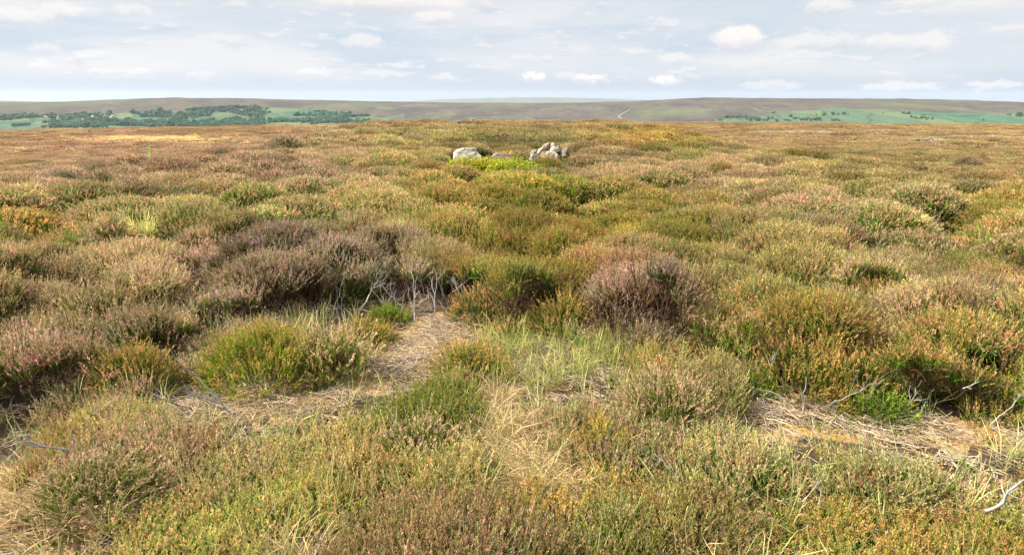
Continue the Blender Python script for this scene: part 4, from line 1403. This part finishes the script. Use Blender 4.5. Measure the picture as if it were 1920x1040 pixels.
gr = scatter("grass", G_PROTO, cg['P'], cg['R'], cg['S'], cg['I'], np.clip(cg['L'], .01, .9), np.clip(cg['T'], .01, .9))
tag(gr, "long green and straw coloured grass growing between the heather", "grass", kind="stuff")


# cotton grass heads on the right flat moor
def cotton(rng):
    pb = PB()
    for _ in range(10):
        p = np.array([rng.normal(0, .25), rng.normal(0, .25), 0])
        h = rng.uniform(.30, .42)
        ribbon(pb, p + np.outer(np.linspace(0, 1, 3), [rng.normal(0, .05), rng.normal(0, .05), h]), np.full(3, .003), np.c_[np.zeros(3), np.ones(3), np.full(3, .5)], np.array([1.0, .3, 0]))
        for _ in range(10):
            b = p + [0, 0, h]
            D = rng.normal(0, 1, 3)
            D /= np.linalg.norm(D)
            S = np.cross(D, rng.normal(0, 1, 3)) * .012
            pb.add([b - S, b + S, b + D * .04], np.c_[np.ones(3), np.zeros(3), np.full(3, .5)], T=[[0, 1, 2]])
    return pb


C_PROTO = proto_collection("cotton_grass_plant", [cotton(rg).mesh("cotton_heads") for _ in range(3)], M_GRASS)
P = np.array([at(1735 + rg.normal(0, 34), 262 + rg.normal(0, 1.6), .25) for _ in range(70)] + [at(1480 + rg.normal(0, 40), 247 + rg.normal(0, 1), .25) for _ in range(70)])
m = len(P)
co = scatter("cotton_grass", C_PROTO, np.c_[P, soil(P[:, 0], P[:, 1])], np.c_[np.zeros(m), np.zeros(m), rg.uniform(-3, 3, m)], np.ones((m, 3)) * .8, rg.integers(0, 3, m), np.tile((.25, .28, .1), (m, 1)), np.tile((.62, .60, .55), (m, 1)))
tag(co, "white cotton grass heads scattered on the right flat moor", "cotton grass", kind="stuff")


# ------------------------------------------------------------------ woods and outcrops on the far slopes
def crown_mesh(rng):
    pb = PB()
    lumps = [(rng.normal(0, .28, 3) * [1, 1, .8] + [0, 0, .62], rng.uniform(.25, .42)) for _ in range(9)]
    for c, r in lumps:
        for _ in range(42):
            d = rng.normal(0, 1, 3)
            d /= np.linalg.norm(d)
            p = c + d * r * rng.uniform(.75, 1.05)
            S = np.cross(d, rng.normal(0, 1, 3))
            S /= np.linalg.norm(S)
            T = np.cross(S, d)
            s = r * .34
            pb.add([p - S * s, p + T * s, p + S * s, p - T * s], np.c_[np.full(4, rng.uniform() ** 2 * .6), np.zeros(4), np.full(4, rng.uniform())], Q=[[0, 1, 2, 3]])
    ribbon(pb, np.array([[0, 0, 0], [0, 0, .3], [0.02, 0, .6]]), np.array([.04, .035, .02]), np.c_[np.zeros(3), np.ones(3), np.full(3, .5)], np.array([1.0, 0, 0]))
    return pb


W_PROTO = proto_collection("broadleaf_tree", [crown_mesh(rg).mesh("tree_crown") for _ in range(6)], M_LEAF)
n = 130000
ta, trr = rg.uniform(-.75, .75, n), rg.uniform(1750, 3550, n)
x, y = np.sin(ta) * trr, np.cos(ta) * trr
z = hill_z(x, y)
px, py = project(x, y, z)
top = np.interp(px, [-400, 0, 140, 240, 345, 370, 470, 600, 690, 740], [221, 219, 214, 211, 211, 204, 202, 209, 218, 226])
cl = fbm(x / 90, y / 90, 401, 4)
wood = (px < 720) & (py > top) & (py < 240) & (cl > np.where(px < 240, .46, np.where((px > 355) & (px < 480), .40, .53))) & (rg.uniform(0, 1, n) < .50)
hedge = (px > 1340) & (py > 213) & (py < 228) & (cl > .62) & (rg.uniform(0, 1, n) < .18)
k = wood | hedge
x, y, z, px = x[k], y[k], z[k], px[k]
m = len(x)
sz = rg.uniform(4.5, 7, m) * (1 + 1.3 * rg.uniform(0, 1, m) ** 3) * np.where(px > 1300, .75, 1)
lf = np.where((rg.uniform(0, 1, m) < np.where((px > 355) & (px < 480), .65, .4))[:, None], (.050, .104, .058), (.066, .125, .064)) * rg.normal(1, .15, (m, 1))
wo = scatter("woods", W_PROTO, np.c_[x, y, z - .5], np.c_[np.zeros(m), np.zeros(m), rg.uniform(-3, 3, m)], np.stack([sz, sz, sz * rg.uniform(.7, 1.0, m)], 1), rg.integers(0, 6, m), np.clip(lf, .01, .5), np.clip(lf * 1.6, .01, .5))
tag(wo, "green broadleaved woods on the lower slopes across the valley", "woods", kind="stuff")
print("trees", m)
OUT = [(110, 226, 5, 9), (168, 216, 10, 6), (174, 221, 8, 5), (84, 221, 12, 4), (190, 224, 9, 4), (212, 221, 8, 6), (140, 229, 14, 5), (196, 229, 10, 4), (206, 213, 10, 3)]
for i, (px, py, w, h) in enumerate(OUT):
    x, y = hill_at(px, py)
    d = math.hypot(x, y)
    o = link("rock_outcrop", rock_mesh("rock_outcrop", w / FPX * d / 2, w / FPX * d / 2.5, h / FPX * d / 1.6, 800 + i, 10, 3, .09), ROCK_PALE)
    o.location = (x, y, float(hill_z(np.array([x]), np.array([y]))[0]) + h / FPX * d * .2)
    tag(o, "pale rock outcrop showing among the trees on the far left hillside", "rock outcrop", "pale outcrops in the far left woods")


build_heather()

# ------------------------------------------------------------------ air between here and the far hills
hm = bpy.data.materials.new("thin_haze")
hm.use_nodes = True
hn = NT(hm.node_tree)
vol = hn.n('ShaderNodeVolumePrincipled', {'Color': (.80, .88, 1.0, 1), 'Density': 2.8e-5, 'Anisotropy': .2})
hn.n('ShaderNodeOutputMaterial', {'Volume': vol.outputs[0]})
hx, hz0, hz1 = 14000.0, -200.0, 160.0
hv = [(sx * hx, sy * hx, z) for z in (hz0, hz1) for sx, sy in ((-1, -1), (1, -1), (1, 1), (-1, 1))]
haze = link("haze", mesh_np("haze", hv, [[[3, 2, 1, 0], [4, 5, 6, 7], [0, 1, 5, 4], [1, 2, 6, 5], [2, 3, 7, 6], [3, 0, 4, 7]]]), hm)
tag(haze, "thin blue haze in the air between the moor and the far hills", "haze", kind="stuff")
